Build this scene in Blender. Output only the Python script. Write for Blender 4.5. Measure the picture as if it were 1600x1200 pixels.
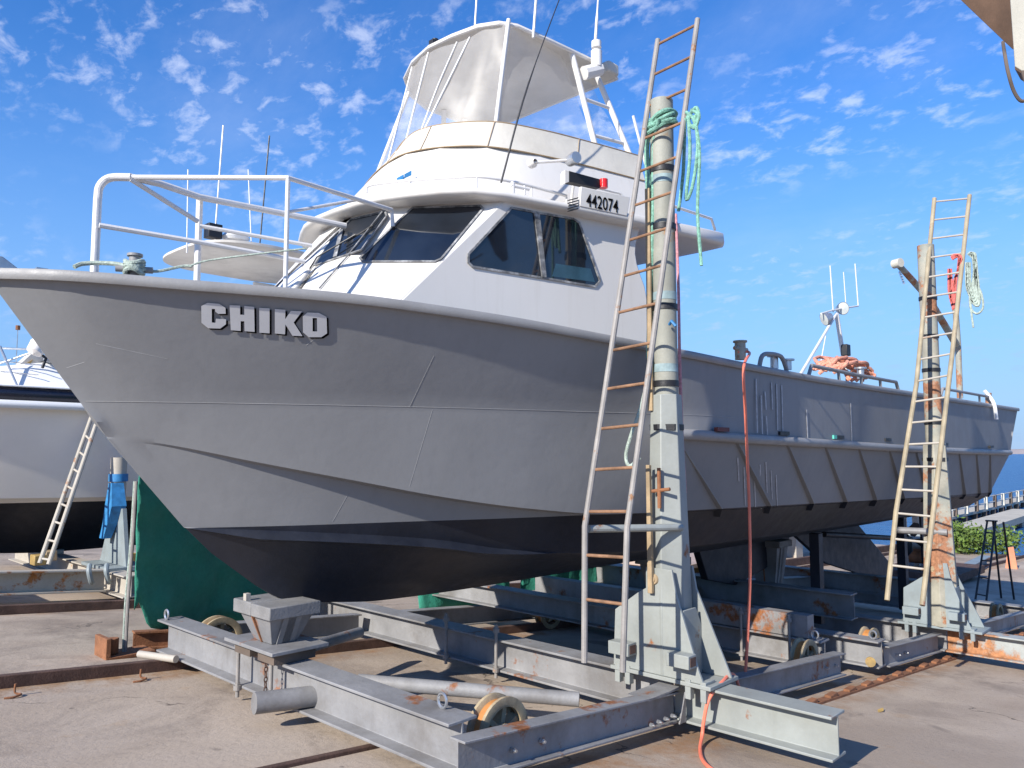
import bpy, bmesh, math, random
import numpy as np
from mathutils import Vector, Matrix
from mathutils.bvhtree import BVHTree
random.seed(7)
for o in list(bpy.data.objects): bpy.data.objects.remove(o)
S = bpy.context.scene; COL = S.collection
R = math.radians

# ---------------------------------------------------------------- camera, sky, sun, exposure
FPX = 1234.0; PITCH = math.atan(105/FPX); AZ = R(44)
# world axes: X towards the boat's stern (down the slip), Y across the slip away from the viewer, Z up; eye at the origin
fwd_h = Vector((math.cos(AZ), math.sin(AZ), 0))
FW = fwd_h*math.cos(PITCH) + Vector((0, 0, math.sin(PITCH)))
RT = Vector((math.sin(AZ), -math.cos(AZ), 0)); UP = RT.cross(FW)
cd = bpy.data.cameras.new("camera"); cam = bpy.data.objects.new("camera", cd); COL.objects.link(cam)
cd.sensor_width = 36; cd.lens = FPX/1600*36; cd.clip_start = .05; cd.clip_end = 9000
cam.matrix_world = Matrix((RT, UP, -FW)).transposed().to_4x4()
S.camera = cam
SUN_EL, SUN_AZ = 30, 5.5          # light travels along +X turned SUN_AZ towards +Y
sd = bpy.data.lights.new("sun", 'SUN'); sd.energy = 5.0; sd.angle = R(.5); sd.color = (1, .95, .87)
sun = bpy.data.objects.new("sun", sd); COL.objects.link(sun)
ldir = Vector((math.cos(R(SUN_EL))*math.cos(R(SUN_AZ)), math.cos(R(SUN_EL))*math.sin(R(SUN_AZ)), -math.sin(R(SUN_EL))))
sun.rotation_euler = ldir.to_track_quat('-Z', 'Y').to_euler()
W = bpy.data.worlds.new("World"); S.world = W; W.use_nodes = True
wn, wl = W.node_tree.nodes, W.node_tree.links; wn.clear()
def wnode(t, **k):
    n = wn.new(t)
    for a, b in k.items(): setattr(n, a, b)
    return n
sky = wnode('ShaderNodeTexSky', sky_type='NISHITA', sun_disc=False)
sky.sun_elevation = R(SUN_EL); sky.sun_rotation = math.atan2(-ldir.x, -ldir.y)
sky.air_density = 1.0; sky.dust_density = 0.0; sky.ozone_density = 3.2; sky.altitude = 0
hs = wnode('ShaderNodeHueSaturation'); hs.inputs['Saturation'].default_value = 1.30; hs.inputs['Value'].default_value = 1.12; hs.inputs['Hue'].default_value = .512
wl.new(sky.outputs[0], hs.inputs['Color'])
tc = wnode('ShaderNodeTexCoord'); sep = wnode('ShaderNodeSeparateXYZ'); wl.new(tc.outputs['Generated'], sep.inputs[0])
def wmath(op, a, b=None):
    n = wnode('ShaderNodeMath', operation=op)
    for i, v in enumerate((a, b)):
        if v is None: continue
        if isinstance(v, (int, float)): n.inputs[i].default_value = v
        else: wl.new(v, n.inputs[i])
    return n.outputs[0]
zz = wmath('ADD', wmath('MAXIMUM', sep.outputs[2], 0.0), .30)
cmb = wnode('ShaderNodeCombineXYZ'); wl.new(wmath('DIVIDE', sep.outputs[0], zz), cmb.inputs[0]); wl.new(wmath('DIVIDE', sep.outputs[1], zz), cmb.inputs[1])
def wnoise(scale, detail, rough, off):
    m = wnode('ShaderNodeMapping'); m.inputs['Location'].default_value = off; m.inputs['Rotation'].default_value = (0, 0, R(35)); m.inputs['Scale'].default_value = (1, .72, 1)
    wl.new(cmb.outputs[0], m.inputs[0])
    n = wnode('ShaderNodeTexNoise'); n.inputs['Scale'].default_value = scale; n.inputs['Detail'].default_value = detail; n.inputs['Roughness'].default_value = rough
    n.inputs['Distortion'].default_value = .25
    wl.new(m.outputs[0], n.inputs['Vector']); return n.outputs[0]
def wramp(v, a, b):
    n = wnode('ShaderNodeMapRange', interpolation_type='SMOOTHSTEP'); n.inputs[1].default_value = a; n.inputs[2].default_value = b; wl.new(v, n.inputs[0]); return n.outputs[0]
puffs = wramp(wnoise(22, 6, .6, (3.1, 1.7, 0)), .48, .72)
fields = wramp(wnoise(2.4, 4, .5, (1.3, 4.2, 0)), .36, .60)
veil = wmath('MULTIPLY', wramp(wnoise(1.6, 8, .65, (7.3, 2.2, 0)), .45, .85), .16)
cl = wmath('MAXIMUM', wmath('MULTIPLY', wmath('MULTIPLY', puffs, fields), .42), veil)
mix = wnode('ShaderNodeMix', data_type='RGBA'); wl.new(cl, mix.inputs[0]); wl.new(hs.outputs[0], mix.inputs[6]); mix.inputs[7].default_value = (5.6, 5.9, 6.8, 1)
bg = wnode('ShaderNodeBackground'); bg.inputs[1].default_value = .14
hzm = wnode('ShaderNodeMix', data_type='RGBA'); wl.new(wmath('MULTIPLY', wramp(sep.outputs[2], .45, -.02), .92), hzm.inputs[0]); wl.new(mix.outputs[2], hzm.inputs[6]); hzm.inputs[7].default_value = (1.12, 2.25, 4.35, 1)
wl.new(hzm.outputs[2], bg.inputs[0])
wo = wnode('ShaderNodeOutputWorld'); wl.new(bg.outputs[0], wo.inputs[0])
S.view_settings.view_transform = 'Standard'; S.view_settings.look = 'None'; S.view_settings.exposure = 0.5; S.view_settings.gamma = 1

# ---------------------------------------------------------------- measuring helpers (1600x1200 photo pixels -> points)
def ray(px, py): return FW + RT*((px-800)/FPX) - UP*((py-600)/FPX)
def PX(px, py, X): d = ray(px, py); return d*(X/d.x)
def PY(px, py, Y): d = ray(px, py); return d*(Y/d.y)
def PZ(px, py, Z): d = ray(px, py); return d*(Z/d.z)
def PP(px, py, p0, n): d = ray(px, py); return d*(p0.dot(n)/d.dot(n))
def PD(px, py, depth): return ray(px, py)*depth
def gz(X): return -1.55-.088*X if X < 20 else -3.31-.035*(X-20)
def PG(px, py, h=0.0):
    d = ray(px, py); t = (-1.55+h)/(d.z+.088*d.x); return d*t
V = Vector

# ---------------------------------------------------------------- materials
def M(name, col, rough=.55, metal=0.0, var=.12, scale=2.5, fine=.06, rust=0.0, rscale=3.0, rcol=(.23, .085, .03), bump=.15, bscale=60,
      coat=0.0, dirt=0.0, dcol=(.12, .10, .08), streak=0.0, emit=None, spec=.5):
    m = bpy.data.materials.new(name); m.use_nodes = True
    N, L = m.node_tree.nodes, m.node_tree.links; b = N['Principled BSDF']
    g = N.new('ShaderNodeNewGeometry')
    def noise(sc, det=4, rg=.55, vec=None):
        n = N.new('ShaderNodeTexNoise'); n.inputs['Scale'].default_value = sc; n.inputs['Detail'].default_value = det; n.inputs['Roughness'].default_value = rg
        L.new(vec or g.outputs['Position'], n.inputs['Vector']); return n.outputs[0]
    def mr(v, a, b_, c=0, d=1):
        n = N.new('ShaderNodeMapRange'); n.inputs[1].default_value = a; n.inputs[2].default_value = b_; n.inputs[3].default_value = c; n.inputs[4].default_value = d; L.new(v, n.inputs[0]); return n.outputs[0]
    def mix(f, a, b_):
        n = N.new('ShaderNodeMix'); n.data_type = 'RGBA'
        if isinstance(f, float): n.inputs[0].default_value = f
        else: L.new(f, n.inputs[0])
        for i, v in ((6, a), (7, b_)):
            if isinstance(v, tuple): n.inputs[i].default_value = (*v[:3], 1)
            else: L.new(v, n.inputs[i])
        return n.outputs[2]
    lo = tuple(c*(1-var) for c in col); hi = tuple(min(1, c*(1+var)) for c in col)
    c = mix(mr(noise(scale), .3, .7), lo, hi)
    if fine:
        f2 = mr(noise(scale*14, 6, .7), .35, .7)
        c = mix(f2, c, mix(fine*2.0 if fine*2.0 < 1 else 1.0, c, tuple(x*.45 for x in col)))
    if streak:
        mp = N.new('ShaderNodeMapping'); mp.inputs['Scale'].default_value = (9, 9, .5); L.new(g.outputs['Position'], mp.inputs[0])
        c = mix(mr(noise(1.6, 5, .6, mp.outputs[0]), .52, .8, 0, streak), c, dcol)
    if dirt:
        c = mix(mr(noise(scale*.8, 8, .68), .48, .72, 0, dirt), c, dcol)
    ro = None
    if rust:
        rn = noise(rscale, 9, .66); th = .74-.34*rust
        rm = mr(rn, th, th+.05)
        rc = mix(mr(noise(rscale*9, 5, .7), .3, .7), tuple(x*.55 for x in rcol), tuple(min(1, x*1.5) for x in rcol))
        c = mix(rm, c, rc); ro = mr(rm, 0, 1, rough, .9)
    L.new(c, b.inputs['Base Color'])
    if ro is not None: L.new(ro, b.inputs['Roughness'])
    else: L.new(mr(noise(scale*5), .3, .7, max(0, rough*.85), min(1, rough*1.15)), b.inputs['Roughness'])
    b.inputs['Metallic'].default_value = metal; b.inputs['Coat Weight'].default_value = coat; b.inputs['Specular IOR Level'].default_value = spec
    if bump:
        bn = N.new('ShaderNodeBump'); bn.inputs['Strength'].default_value = bump; bn.inputs['Distance'].default_value = .01
        L.new(noise(bscale, 5, .6), bn.inputs['Height']); L.new(bn.outputs[0], b.inputs['Normal'])
    if emit: b.inputs['Emission Color'].default_value = (*emit[:3], 1); b.inputs['Emission Strength'].default_value = emit[3]
    return m

m_hull = M('hull_grey_paint', (.248, .249, .252), .6, spec=.12, var=.07, scale=.8, fine=.025, bump=.6, bscale=1.7, dirt=.3, dcol=(.19, .19, .192), streak=.3)
m_hull_rail = M('rail_grey_paint', (.26, .255, .25), .5, var=.12, dirt=.3, dcol=(.15, .14, .13))
m_anti = M('black_antifoul', (.013, .016, .026), .5, var=.35, scale=1.6, fine=.1, dirt=.5, dcol=(.025, .029, .043), bump=.3, bscale=12, streak=.3)
m_white = M('white_paint', (.66, .635, .595), .38, spec=.3, var=.025, scale=1.2, fine=.01, bump=.06, bscale=5, streak=.3, dcol=(.50, .46, .39), coat=.1)
m_white2 = M('white_tube_paint', (.70, .68, .65), .35, var=.05, scale=6, fine=.02, rust=.02, rscale=6)
m_cream = M('canvas', (.60, .565, .49), .85, var=.09, scale=3, fine=.03, bump=.35, bscale=14, dirt=.25, dcol=(.5, .44, .34))
m_canopy = M('canopy_canvas', (.60, .565, .51), .85, var=.08, scale=2, fine=.03, bump=.2, bscale=10, dirt=.55, dcol=(.36, .335, .30))
m_glass = M('dark_window_glass', (.012, .017, .026), .04, var=.5, scale=2.2, fine=0, bump=0, spec=.8)
m_gasket = M('window_gasket', (.16, .16, .16), .6, var=.5, scale=14, fine=.2, dirt=.95, dcol=(.55, .55, .54))
m_black = M('black_plastic', (.015, .015, .017), .5, var=.2)
m_red = M('red_lens', (.7, .02, .02), .2)
m_steel = M('grey_trolley_paint', (.245, .242, .243), .6, var=.2, scale=2.2, fine=.09, rust=.40, rscale=2.0, dirt=.85, dcol=(.125, .112, .10), bump=.3, bscale=30, streak=.25)
m_steel_top = m_steel
m_pale = M('pale_green_grey_paint', (.285, .30, .28), .55, var=.14, scale=2.5, fine=.07, rust=.36, rscale=2.6, dirt=.6, dcol=(.22, .225, .195), streak=.3, bump=.15, bscale=30)
m_postup = M('weathered_post_paint', (.29, .29, .245), .65, var=.2, scale=3.5, fine=.1, rust=.34, rscale=3, rcol=(.3, .17, .08), dirt=.5, dcol=(.25, .25, .21))
m_oldpost = M('peeling_post_paint', (.345, .325, .26), .7, var=.3, scale=4, fine=.1, rust=.60, rscale=2.8, rcol=(.32, .15, .08), dirt=.7, dcol=(.21, .255, .24))
m_bluegrey = M('blue_grey_paint', (.24, .28, .29), .55, var=.12, scale=3, rust=.14, rscale=3, dirt=.3)
m_rust = M('rusty_steel', (.26, .11, .05), .9, var=.35, scale=7, fine=.2, bump=.5, bscale=50)
m_rustdark = M('dark_rusty_rail', (.10, .055, .04), .85, var=.4, scale=6, fine=.2, bump=.5)
m_rustwhite = M('rusty_white_paint', (.43, .39, .33), .6, var=.12, scale=3, rust=.40, rscale=2.2, rcol=(.33, .13, .04), fine=.1)
m_ladder = M('ladder_paint', (.27, .25, .23), .6, var=.2, scale=5, fine=.12, rust=.38, rscale=6, rcol=(.28, .15, .08))
m_ladder2 = M('yellowed_ladder_paint', (.35, .29, .19), .65, var=.25, scale=5, fine=.1, rust=.28, rscale=4, rcol=(.28, .13, .09))
m_rung = M('rusty_rung', (.25, .135, .075), .85, var=.4, scale=14, fine=.2, bump=.4)
m_wheelo = M('orange_wheel_tread', (.48, .20, .055), .75, var=.25, scale=10, fine=.15)
m_wheelc = M('cream_wheel_rim', (.43, .34, .21), .7, var=.25, scale=10, fine=.2, dirt=.8, dcol=(.2, .12, .06), rust=.3, rscale=8)
m_timber = M('weathered_timber', (.35, .255, .15), .8, var=.25, scale=8, fine=.15, rust=.2, rcol=(.2, .1, .05), rscale=5)
m_padtop = M('grey_pad', (.22, .215, .21), .8, var=.2, scale=6, fine=.15, bump=.4)
m_greenrope = M('green_rope', (.21, .43, .33), .85, var=.4, scale=45, fine=.15, bump=.8, bscale=120)
m_palegreen = M('faded_green_rope', (.40, .47, .40), .85, var=.3, scale=40, fine=.15, bump=.8, bscale=120)
m_pink = M('pink_rope', (.55, .25, .27), .85, var=.3, scale=40, fine=.1, bump=.8, bscale=120)
m_orange = M('orange_hose_rubber', (.80, .20, .12), .5, var=.15, scale=8, fine=.05)
m_coil = M('salmon_rope', (.75, .33, .22), .85, var=.35, scale=40, fine=.12, bump=.8, bscale=110)
m_redrope = M('red_rope', (.62, .14, .12), .85, var=.3, scale=40)
m_net = M('green_shade_net', (.036, .28, .195), .85, var=.2, scale=1.8, fine=.14, bump=.6, bscale=30, dirt=.5, dcol=(.07, .33, .25))
m_navy = M('navy_gelcoat', (.012, .015, .03), .25, var=.2)
m_gel = M('cruiser_gelcoat', (.84, .78, .71), .35, var=.04, scale=1.2, fine=.015)
m_gelw = M('white_gelcoat', (.78, .78, .77), .35, var=.03)
m_alu = M('bare_aluminium', (.55, .56, .57), .35, metal=.8, var=.15, scale=8)
m_letter = M('white_letter_paint', (.55, .55, .555), .5, var=.06, scale=5, fine=.03, bump=0)
m_letterb = M('black_letter_paint', (.006, .006, .007), .9, bump=0, spec=.02)
m_blue = M('blue_tape', (.03, .19, .42), .6, var=.3, scale=12)
m_lblue = M('light_blue_tape', (.25, .335, .345), .6, var=.3, scale=12)
m_concretej = M('pale_concrete', (.48, .43, .34), .85, var=.12, scale=1, fine=.1)
m_dkwood = M('dark_wet_timber', (.12, .09, .07), .9, var=.3)
m_brown = M('brown_rusty_plate', (.13, .075, .045), .85, var=.3, scale=6, rust=.3, rscale=8)
m_creambeam = M('cream_beam_paint', (.56, .53, .44), .6, var=.08, rust=.08, rscale=4)
m_yellow = M('yellow_paint', (.42, .28, .09), .6, var=.25, scale=6, rust=.35, dirt=.6)
m_pinkboard = M('sunbleached_board', (.44, .34, .29), .85, var=.12, scale=3, fine=.1)
m_lens = M('lamp_lens', (.7, .72, .66), .15, var=.1)
m_orangep = M('orange_plastic', (.75, .20, .06), .6, var=.15)
m_leaf = M('bush_leaves', (.10, .16, .025), .7, var=.55, scale=3, fine=0, bump=0)
m_stem = M('bush_stem', (.10, .07, .04), .9)
m_scratch = M('scratched_paint', (.31, .31, .31), .5, var=.2, scale=9)
m_scuff = M('bare_scuffed_metal', (.42, .42, .43), .5, var=.3, scale=20, fine=.2)
m_redhull = M('dark_red_paint', (.11, .022, .02), .6, var=.2)

def mat_clear():
    m = bpy.data.materials.new('clear_vinyl'); m.use_nodes = True; N, L = m.node_tree.nodes, m.node_tree.links
    b = N['Principled BSDF']; b.inputs['Base Color'].default_value = (.9, .89, .86, 1); b.inputs['Roughness'].default_value = .32
    t = N.new('ShaderNodeBsdfTransparent'); mx = N.new('ShaderNodeMixShader'); n = N.new('ShaderNodeTexNoise'); n.inputs['Scale'].default_value = 4; n.inputs['Detail'].default_value = 5
    r = N.new('ShaderNodeMapRange'); r.inputs[1].default_value = .35; r.inputs[2].default_value = .75; r.inputs[3].default_value = .15; r.inputs[4].default_value = .23
    g = N.new('ShaderNodeNewGeometry'); L.new(g.outputs['Position'], n.inputs['Vector']); L.new(n.outputs[0], r.inputs[0]); L.new(r.outputs[0], mx.inputs[0])
    L.new(t.outputs[0], mx.inputs[1]); L.new(b.outputs[0], mx.inputs[2]); L.new(mx.outputs[0], N['Material Output'].inputs[0]); return m
m_clear = mat_clear()

def mat_ground():
    m = bpy.data.materials.new('worn_concrete'); m.use_nodes = True; N, L = m.node_tree.nodes, m.node_tree.links; b = N['Principled BSDF']
    g = N.new('ShaderNodeNewGeometry'); P = g.outputs['Position']
    def noise(sc, det=6, rg=.6, vec=P, dist=0):
        n = N.new('ShaderNodeTexNoise'); n.inputs['Scale'].default_value = sc; n.inputs['Detail'].default_value = det; n.inputs['Roughness'].default_value = rg; n.inputs['Distortion'].default_value = dist; L.new(vec, n.inputs['Vector']); return n.outputs[0]
    def mr(v, a, b_, c=0, d=1):
        n = N.new('ShaderNodeMapRange'); [setattr(n.inputs[i+1], 'default_value', x) for i, x in enumerate((a, b_, c, d))]; L.new(v, n.inputs[0]); return n.outputs[0]
    def mix(f, a, b_):
        n = N.new('ShaderNodeMix'); n.data_type = 'RGBA'
        if isinstance(f, float): n.inputs[0].default_value = f
        else: L.new(f, n.inputs[0])
        for i, v in ((6, a), (7, b_)):
            if isinstance(v, tuple): n.inputs[i].default_value = (*v[:3], 1)
            else: L.new(v, n.inputs[i])
        return n.outputs[2]
    def mul(a, c):
        n = N.new('ShaderNodeMath'); n.operation = 'MULTIPLY'; L.new(a, n.inputs[0])
        if isinstance(c, (int, float)): n.inputs[1].default_value = c
        else: L.new(c, n.inputs[1])
        return n.outputs[0]
    st = N.new('ShaderNodeMapping'); st.inputs['Scale'].default_value = (.35, 1.6, 1); L.new(P, st.inputs[0])
    c = mix(mr(noise(.55, 7), .3, .7), (.34, .265, .20), (.51, .415, .32))
    c = mix(mr(noise(1.4, 9, .68, st.outputs[0]), .42, .7, 0, .75), c, (.45, .37, .295))
    c = mix(mr(noise(.9, 8, .7, P, .6), .50, .66, 0, .8), c, (.215, .17, .135))
    c = mix(mr(noise(2.2, 6, .6), .62, .72, 0, .5), c, (.40, .27, .16))
    c = mix(mr(noise(28, 4, .7), .55, .8, 0, .5), c, (.16, .135, .115))
    c = mix(mr(noise(70, 3, .6), .62, .72, 0, .45), c, (.46, .40, .35))
    c = mix(mr(noise(1.15, 3, .5, P, .8), .655, .70, 0, .55), c, (.12, .10, .085))
    c = mix(mr(noise(.34, 5, .6, P, .4), .50, .60, 0, .45), c, (.235, .185, .145))
    vd = N.new('ShaderNodeTexVoronoi'); vd.inputs['Scale'].default_value = 2.6; vd.inputs['Randomness'].default_value = 1; L.new(P, vd.inputs['Vector'])
    c = mix(mul(mr(vd.outputs['Distance'], .03, .055, 1, 0), mr(noise(1.7), .48, .6)), c, (.10, .085, .075))
    vd = N.new('ShaderNodeTexVoronoi'); vd.inputs['Scale'].default_value = 6.3; L.new(P, vd.inputs['Vector'])
    c = mix(mul(mr(vd.outputs['Distance'], .04, .07, .8, 0), mr(noise(2.3), .55, .6)), c, (.52, .47, .41))
    # rust stained strips beside the slip rails
    sp = N.new('ShaderNodeSeparateXYZ'); L.new(P, sp.inputs[0])
    for y0, w, k in ((6.62, .30, .8), (3.0, .35, .7), (10.1, .3, .5)):
        a = N.new('ShaderNodeMath'); a.operation = 'SUBTRACT'; L.new(sp.outputs[1], a.inputs[0]); a.inputs[1].default_value = y0
        ab = N.new('ShaderNodeMath'); ab.operation = 'ABSOLUTE'; L.new(a.outputs[0], ab.inputs[0])
        c = mix(mul(mul(mr(ab.outputs[0], w*.4, w, 1, 0), mr(noise(3.5, 7, .7), .40, .62)), k), c, (.30, .155, .065))
    # cracks
    wv = N.new('ShaderNodeMapping'); n3 = N.new('ShaderNodeTexNoise'); n3.inputs['Scale'].default_value = 1.6; n3.inputs['Detail'].default_value = 6; L.new(P, n3.inputs['Vector'])
    vm = N.new('ShaderNodeVectorMath'); vm.operation = 'MULTIPLY_ADD'; L.new(n3.outputs['Color'], vm.inputs[0]); vm.inputs[1].default_value = (.9, .9, .9); L.new(P, vm.inputs[2])
    vo = N.new('ShaderNodeTexVoronoi'); vo.feature = 'DISTANCE_TO_EDGE'; vo.inputs['Scale'].default_value = .30; L.new(vm.outputs[0], vo.inputs['Vector'])
    cr = mul(mr(vo.outputs['Distance'], .0, .0028, 1, 0), mr(noise(3), .42, .55))
    c = mix(cr, c, (.075, .06, .05))
    L.new(c, b.inputs['Base Color']); b.inputs['Roughness'].default_value = .88; b.inputs['Specular IOR Level'].default_value = .25
    bn = N.new('ShaderNodeBump'); bn.inputs['Strength'].default_value = .35; bn.inputs['Distance'].default_value = .02
    L.new(noise(22, 7, .7), bn.inputs['Height']); L.new(bn.outputs[0], b.inputs['Normal']); return m
m_ground = mat_ground()

def mat_sea():
    m = bpy.data.materials.new('sea_water'); m.use_nodes = True; N, L = m.node_tree.nodes, m.node_tree.links; b = N['Principled BSDF']
    g = N.new('ShaderNodeNewGeometry'); mp = N.new('ShaderNodeMapping'); mp.inputs['Scale'].default_value = (.9, .35, 1); L.new(g.outputs['Position'], mp.inputs[0])
    n = N.new('ShaderNodeTexNoise'); n.inputs['Scale'].default_value = .9; n.inputs['Detail'].default_value = 8; n.inputs['Roughness'].default_value = .65; L.new(mp.outputs[0], n.inputs['Vector'])
    r = N.new('ShaderNodeMix'); r.data_type = 'RGBA'; mr = N.new('ShaderNodeMapRange'); mr.inputs[1].default_value = .35; mr.inputs[2].default_value = .65; L.new(n.outputs[0], mr.inputs[0]); L.new(mr.outputs[0], r.inputs[0])
    r.inputs[6].default_value = (.006, .05, .17, 1); r.inputs[7].default_value = (.02, .12, .28, 1); L.new(r.outputs[2], b.inputs['Base Color'])
    b.inputs['Roughness'].default_value = .28; b.inputs['Specular IOR Level'].default_value = .35
    bn = N.new('ShaderNodeBump'); bn.inputs['Strength'].default_value = 1; bn.inputs['Distance'].default_value = .6; L.new(n.outputs[0], bn.inputs['Height']); L.new(bn.outputs[0], b.inputs['Normal']); return m
m_sea = mat_sea()
m_sand = M('distant_sand', (.36, .30, .27), .95, var=.2, scale=.01, fine=0, bump=0)

# ---------------------------------------------------------------- mesh helpers
class MB:
    """collects shapes, then links them as ONE mesh object"""
    def __init__(s): s.bm = bmesh.new()
    def verts(s, pts): return [s.bm.verts.new(p) for p in pts]
    def face(s, vs):
        try: return s.bm.faces.new(vs)
        except ValueError: return None
    def poly(s, pts): s.face(s.verts(pts)); return s
    def box(s, x0, x1, y0, y1, z0, z1):
        c = [(x, y, z) for z in (z0, z1) for x, y in ((x0, y0), (x1, y0), (x1, y1), (x0, y1))]; v = s.verts(c)
        for f in ((3, 2, 1, 0), (4, 5, 6, 7), (0, 1, 5, 4), (1, 2, 6, 5), (2, 3, 7, 6), (3, 0, 4, 7)): s.face([v[i] for i in f])
        return s
    def obox(s, c, ax, ay, az):       # centre and three half-axis vectors
        c, ax, ay, az = V(c), V(ax), V(ay), V(az)
        v = s.verts([c+ax*i+ay*j+az*k for k in (-1, 1) for i, j in ((-1, -1), (1, -1), (1, 1), (-1, 1))])
        for f in ((3, 2, 1, 0), (4, 5, 6, 7), (0, 1, 5, 4), (1, 2, 6, 5), (2, 3, 7, 6), (3, 0, 4, 7)): s.face([v[i] for i in f])
        return s
    def slab(s, pts, off):            # polygon extruded along off
        pts = [V(p) for p in pts]; a = s.verts(pts); b = s.verts([p+V(off) for p in pts]); n = len(pts)
        s.face(a); s.face(b[::-1])
        for i in range(n): s.face([a[i], b[i], b[(i+1) % n], a[(i+1) % n]])
        return s
    def loft(s, rings, close=True, cap=True):
        rs = [s.verts(r) for r in rings]; n = len(rs[0])
        for a, b in zip(rs, rs[1:]):
            for i in range(n if close else n-1): s.face([a[i], a[(i+1) % n], b[(i+1) % n], b[i]])
        if cap and close: s.face(rs[0][::-1]); s.face(rs[-1])
        return s
    def tube(s, path, r, n=10, cap=True):
        P = [V(p) for p in path]; rr = r if isinstance(r, (list, tuple)) else [r]*len(P)
        rings = []; nrm = None
        for i, p in enumerate(P):
            t = (P[min(i+1, len(P)-1)]-P[max(i-1, 0)]).normalized()
            if nrm is None:
                a = V((0, 0, 1)) if abs(t.z) < .9 else V((1, 0, 0)); nrm = (a-t*a.dot(t)).normalized()
            else:
                nrm = nrm-t*nrm.dot(t); nrm.normalize()
            bi = t.cross(nrm)
            rings.append([p+(nrm*math.cos(2*math.pi*k/n)+bi*math.sin(2*math.pi*k/n))*rr[i] for k in range(n)])
        return s.loft(rings, True, cap)
    def cyl(s, a, b, r, n=14): return s.tube([a, b], r, n)
    def ibeam(s, A, B, h, w, tf=.016, tw=.012, up=V((0, 0, 1))):   # A,B: centre of the bottom flange underside
        A, B = V(A), V(B); d = (B-A).normalized(); sd_ = d.cross(up).normalized()
        pr = [(-w/2, 0), (w/2, 0), (w/2, tf), (tw/2, tf), (tw/2, h-tf), (w/2, h-tf), (w/2, h), (-w/2, h), (-w/2, h-tf), (-tw/2, h-tf), (-tw/2, tf), (-w/2, tf)]
        return s.loft([[P+sd_*x+up*z for x, z in pr] for P in (A, B)])
    def lathe(s, prof, c, axis, n=32):      # prof: (radius, offset along axis)
        axis = V(axis).normalized(); a = V((0, 0, 1)) if abs(axis.z) < .9 else V((1, 0, 0)); u = (a-axis*a.dot(axis)).normalized(); w = axis.cross(u); c = V(c)
        return s.loft([[c+axis*o+(u*math.cos(2*math.pi*k/n)+w*math.sin(2*math.pi*k/n))*r for k in range(n)] for r, o in prof], True, False)
    def build(s, name, mat, parent=None, bevel=0, smooth=30, origin=None):
        bm = s.bm; bmesh.ops.recalc_face_normals(bm, faces=bm.faces[:])
        org = V(origin) if origin is not None else (V(parent['_o']) if parent is not None and '_o' in parent else V((0, 0, 0)))
        if parent is not None and '_o' in parent: org = V(parent['_o'])
        for v in bm.verts: v.co -= org
        if smooth:
            for f in bm.faces: f.smooth = True
            lim = R(smooth)
            for e in bm.edges:
                if len(e.link_faces) == 2 and e.calc_face_angle(3.2) > lim: e.smooth = False
        me = bpy.data.meshes.new(name); bm.to_mesh(me); bm.free()
        for x in (mat if isinstance(mat, list) else [mat]): me.materials.append(x)
        o = bpy.data.objects.new(name, me); COL.objects.link(o)
        o['_o'] = tuple(org)
        if parent is not None: o.parent = parent
        else: o.location = org
        if bevel:
            b = o.modifiers.new('bevel', 'BEVEL'); b.width = bevel; b.segments = 2; b.limit_method = 'ANGLE'; b.angle_limit = R(40)
        return o
def tag(o, label=None, cat=None, group=None, kind=None):
    for k, v in (('label', label), ('category', cat), ('group', group), ('kind', kind)):
        if v: o[k] = v
    return o
def thing(name, loc, label, cat, group=None):
    o = bpy.data.objects.new(name, None); COL.objects.link(o); o.location = loc; o['_o'] = tuple(loc); o.empty_display_size = .2
    return tag(o, label, cat, group)
def cat_curve(P, n=8):       # Catmull-Rom through points
    P = [V(p) for p in P]; Q = [P[0]*2-P[1]]+P+[P[-1]*2-P[-2]]; out = []
    for i in range(1, len(Q)-2):
        for k in range(n):
            t = k/n; a, b, c, d = Q[i-1], Q[i], Q[i+1], Q[i+2]
            out.append(.5*((2*b)+(c-a)*t+(2*a-5*b+4*c-d)*t*t+(3*b-a-3*c+d)*t**3))
    return out+[P[-1]]
def text_mesh(txt, o, ux, uy, width, height, bold=.0):
    cu = bpy.data.curves.new('t', 'FONT'); cu.body = txt; cu.offset = bold; cu.resolution_u = 4
    ob = bpy.data.objects.new('t', cu); COL.objects.link(ob); bpy.context.view_layer.update()
    me = bpy.data.meshes.new_from_object(ob.evaluated_get(bpy.context.evaluated_depsgraph_get()))
    xs = [v.co.x for v in me.vertices]; ys = [v.co.y for v in me.vertices]; x0, x1, y0, y1 = min(xs), max(xs), min(ys), max(ys)
    mb = MB(); mb.bm.from_mesh(me); bpy.data.objects.remove(ob); bpy.data.meshes.remove(me)
    for v in mb.bm.verts: v.co = V(o)+V(ux)*((v.co.x-x0)/(x1-x0)*width)+V(uy)*((v.co.y-y0)/(y1-y0)*height)
    return mb

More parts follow.
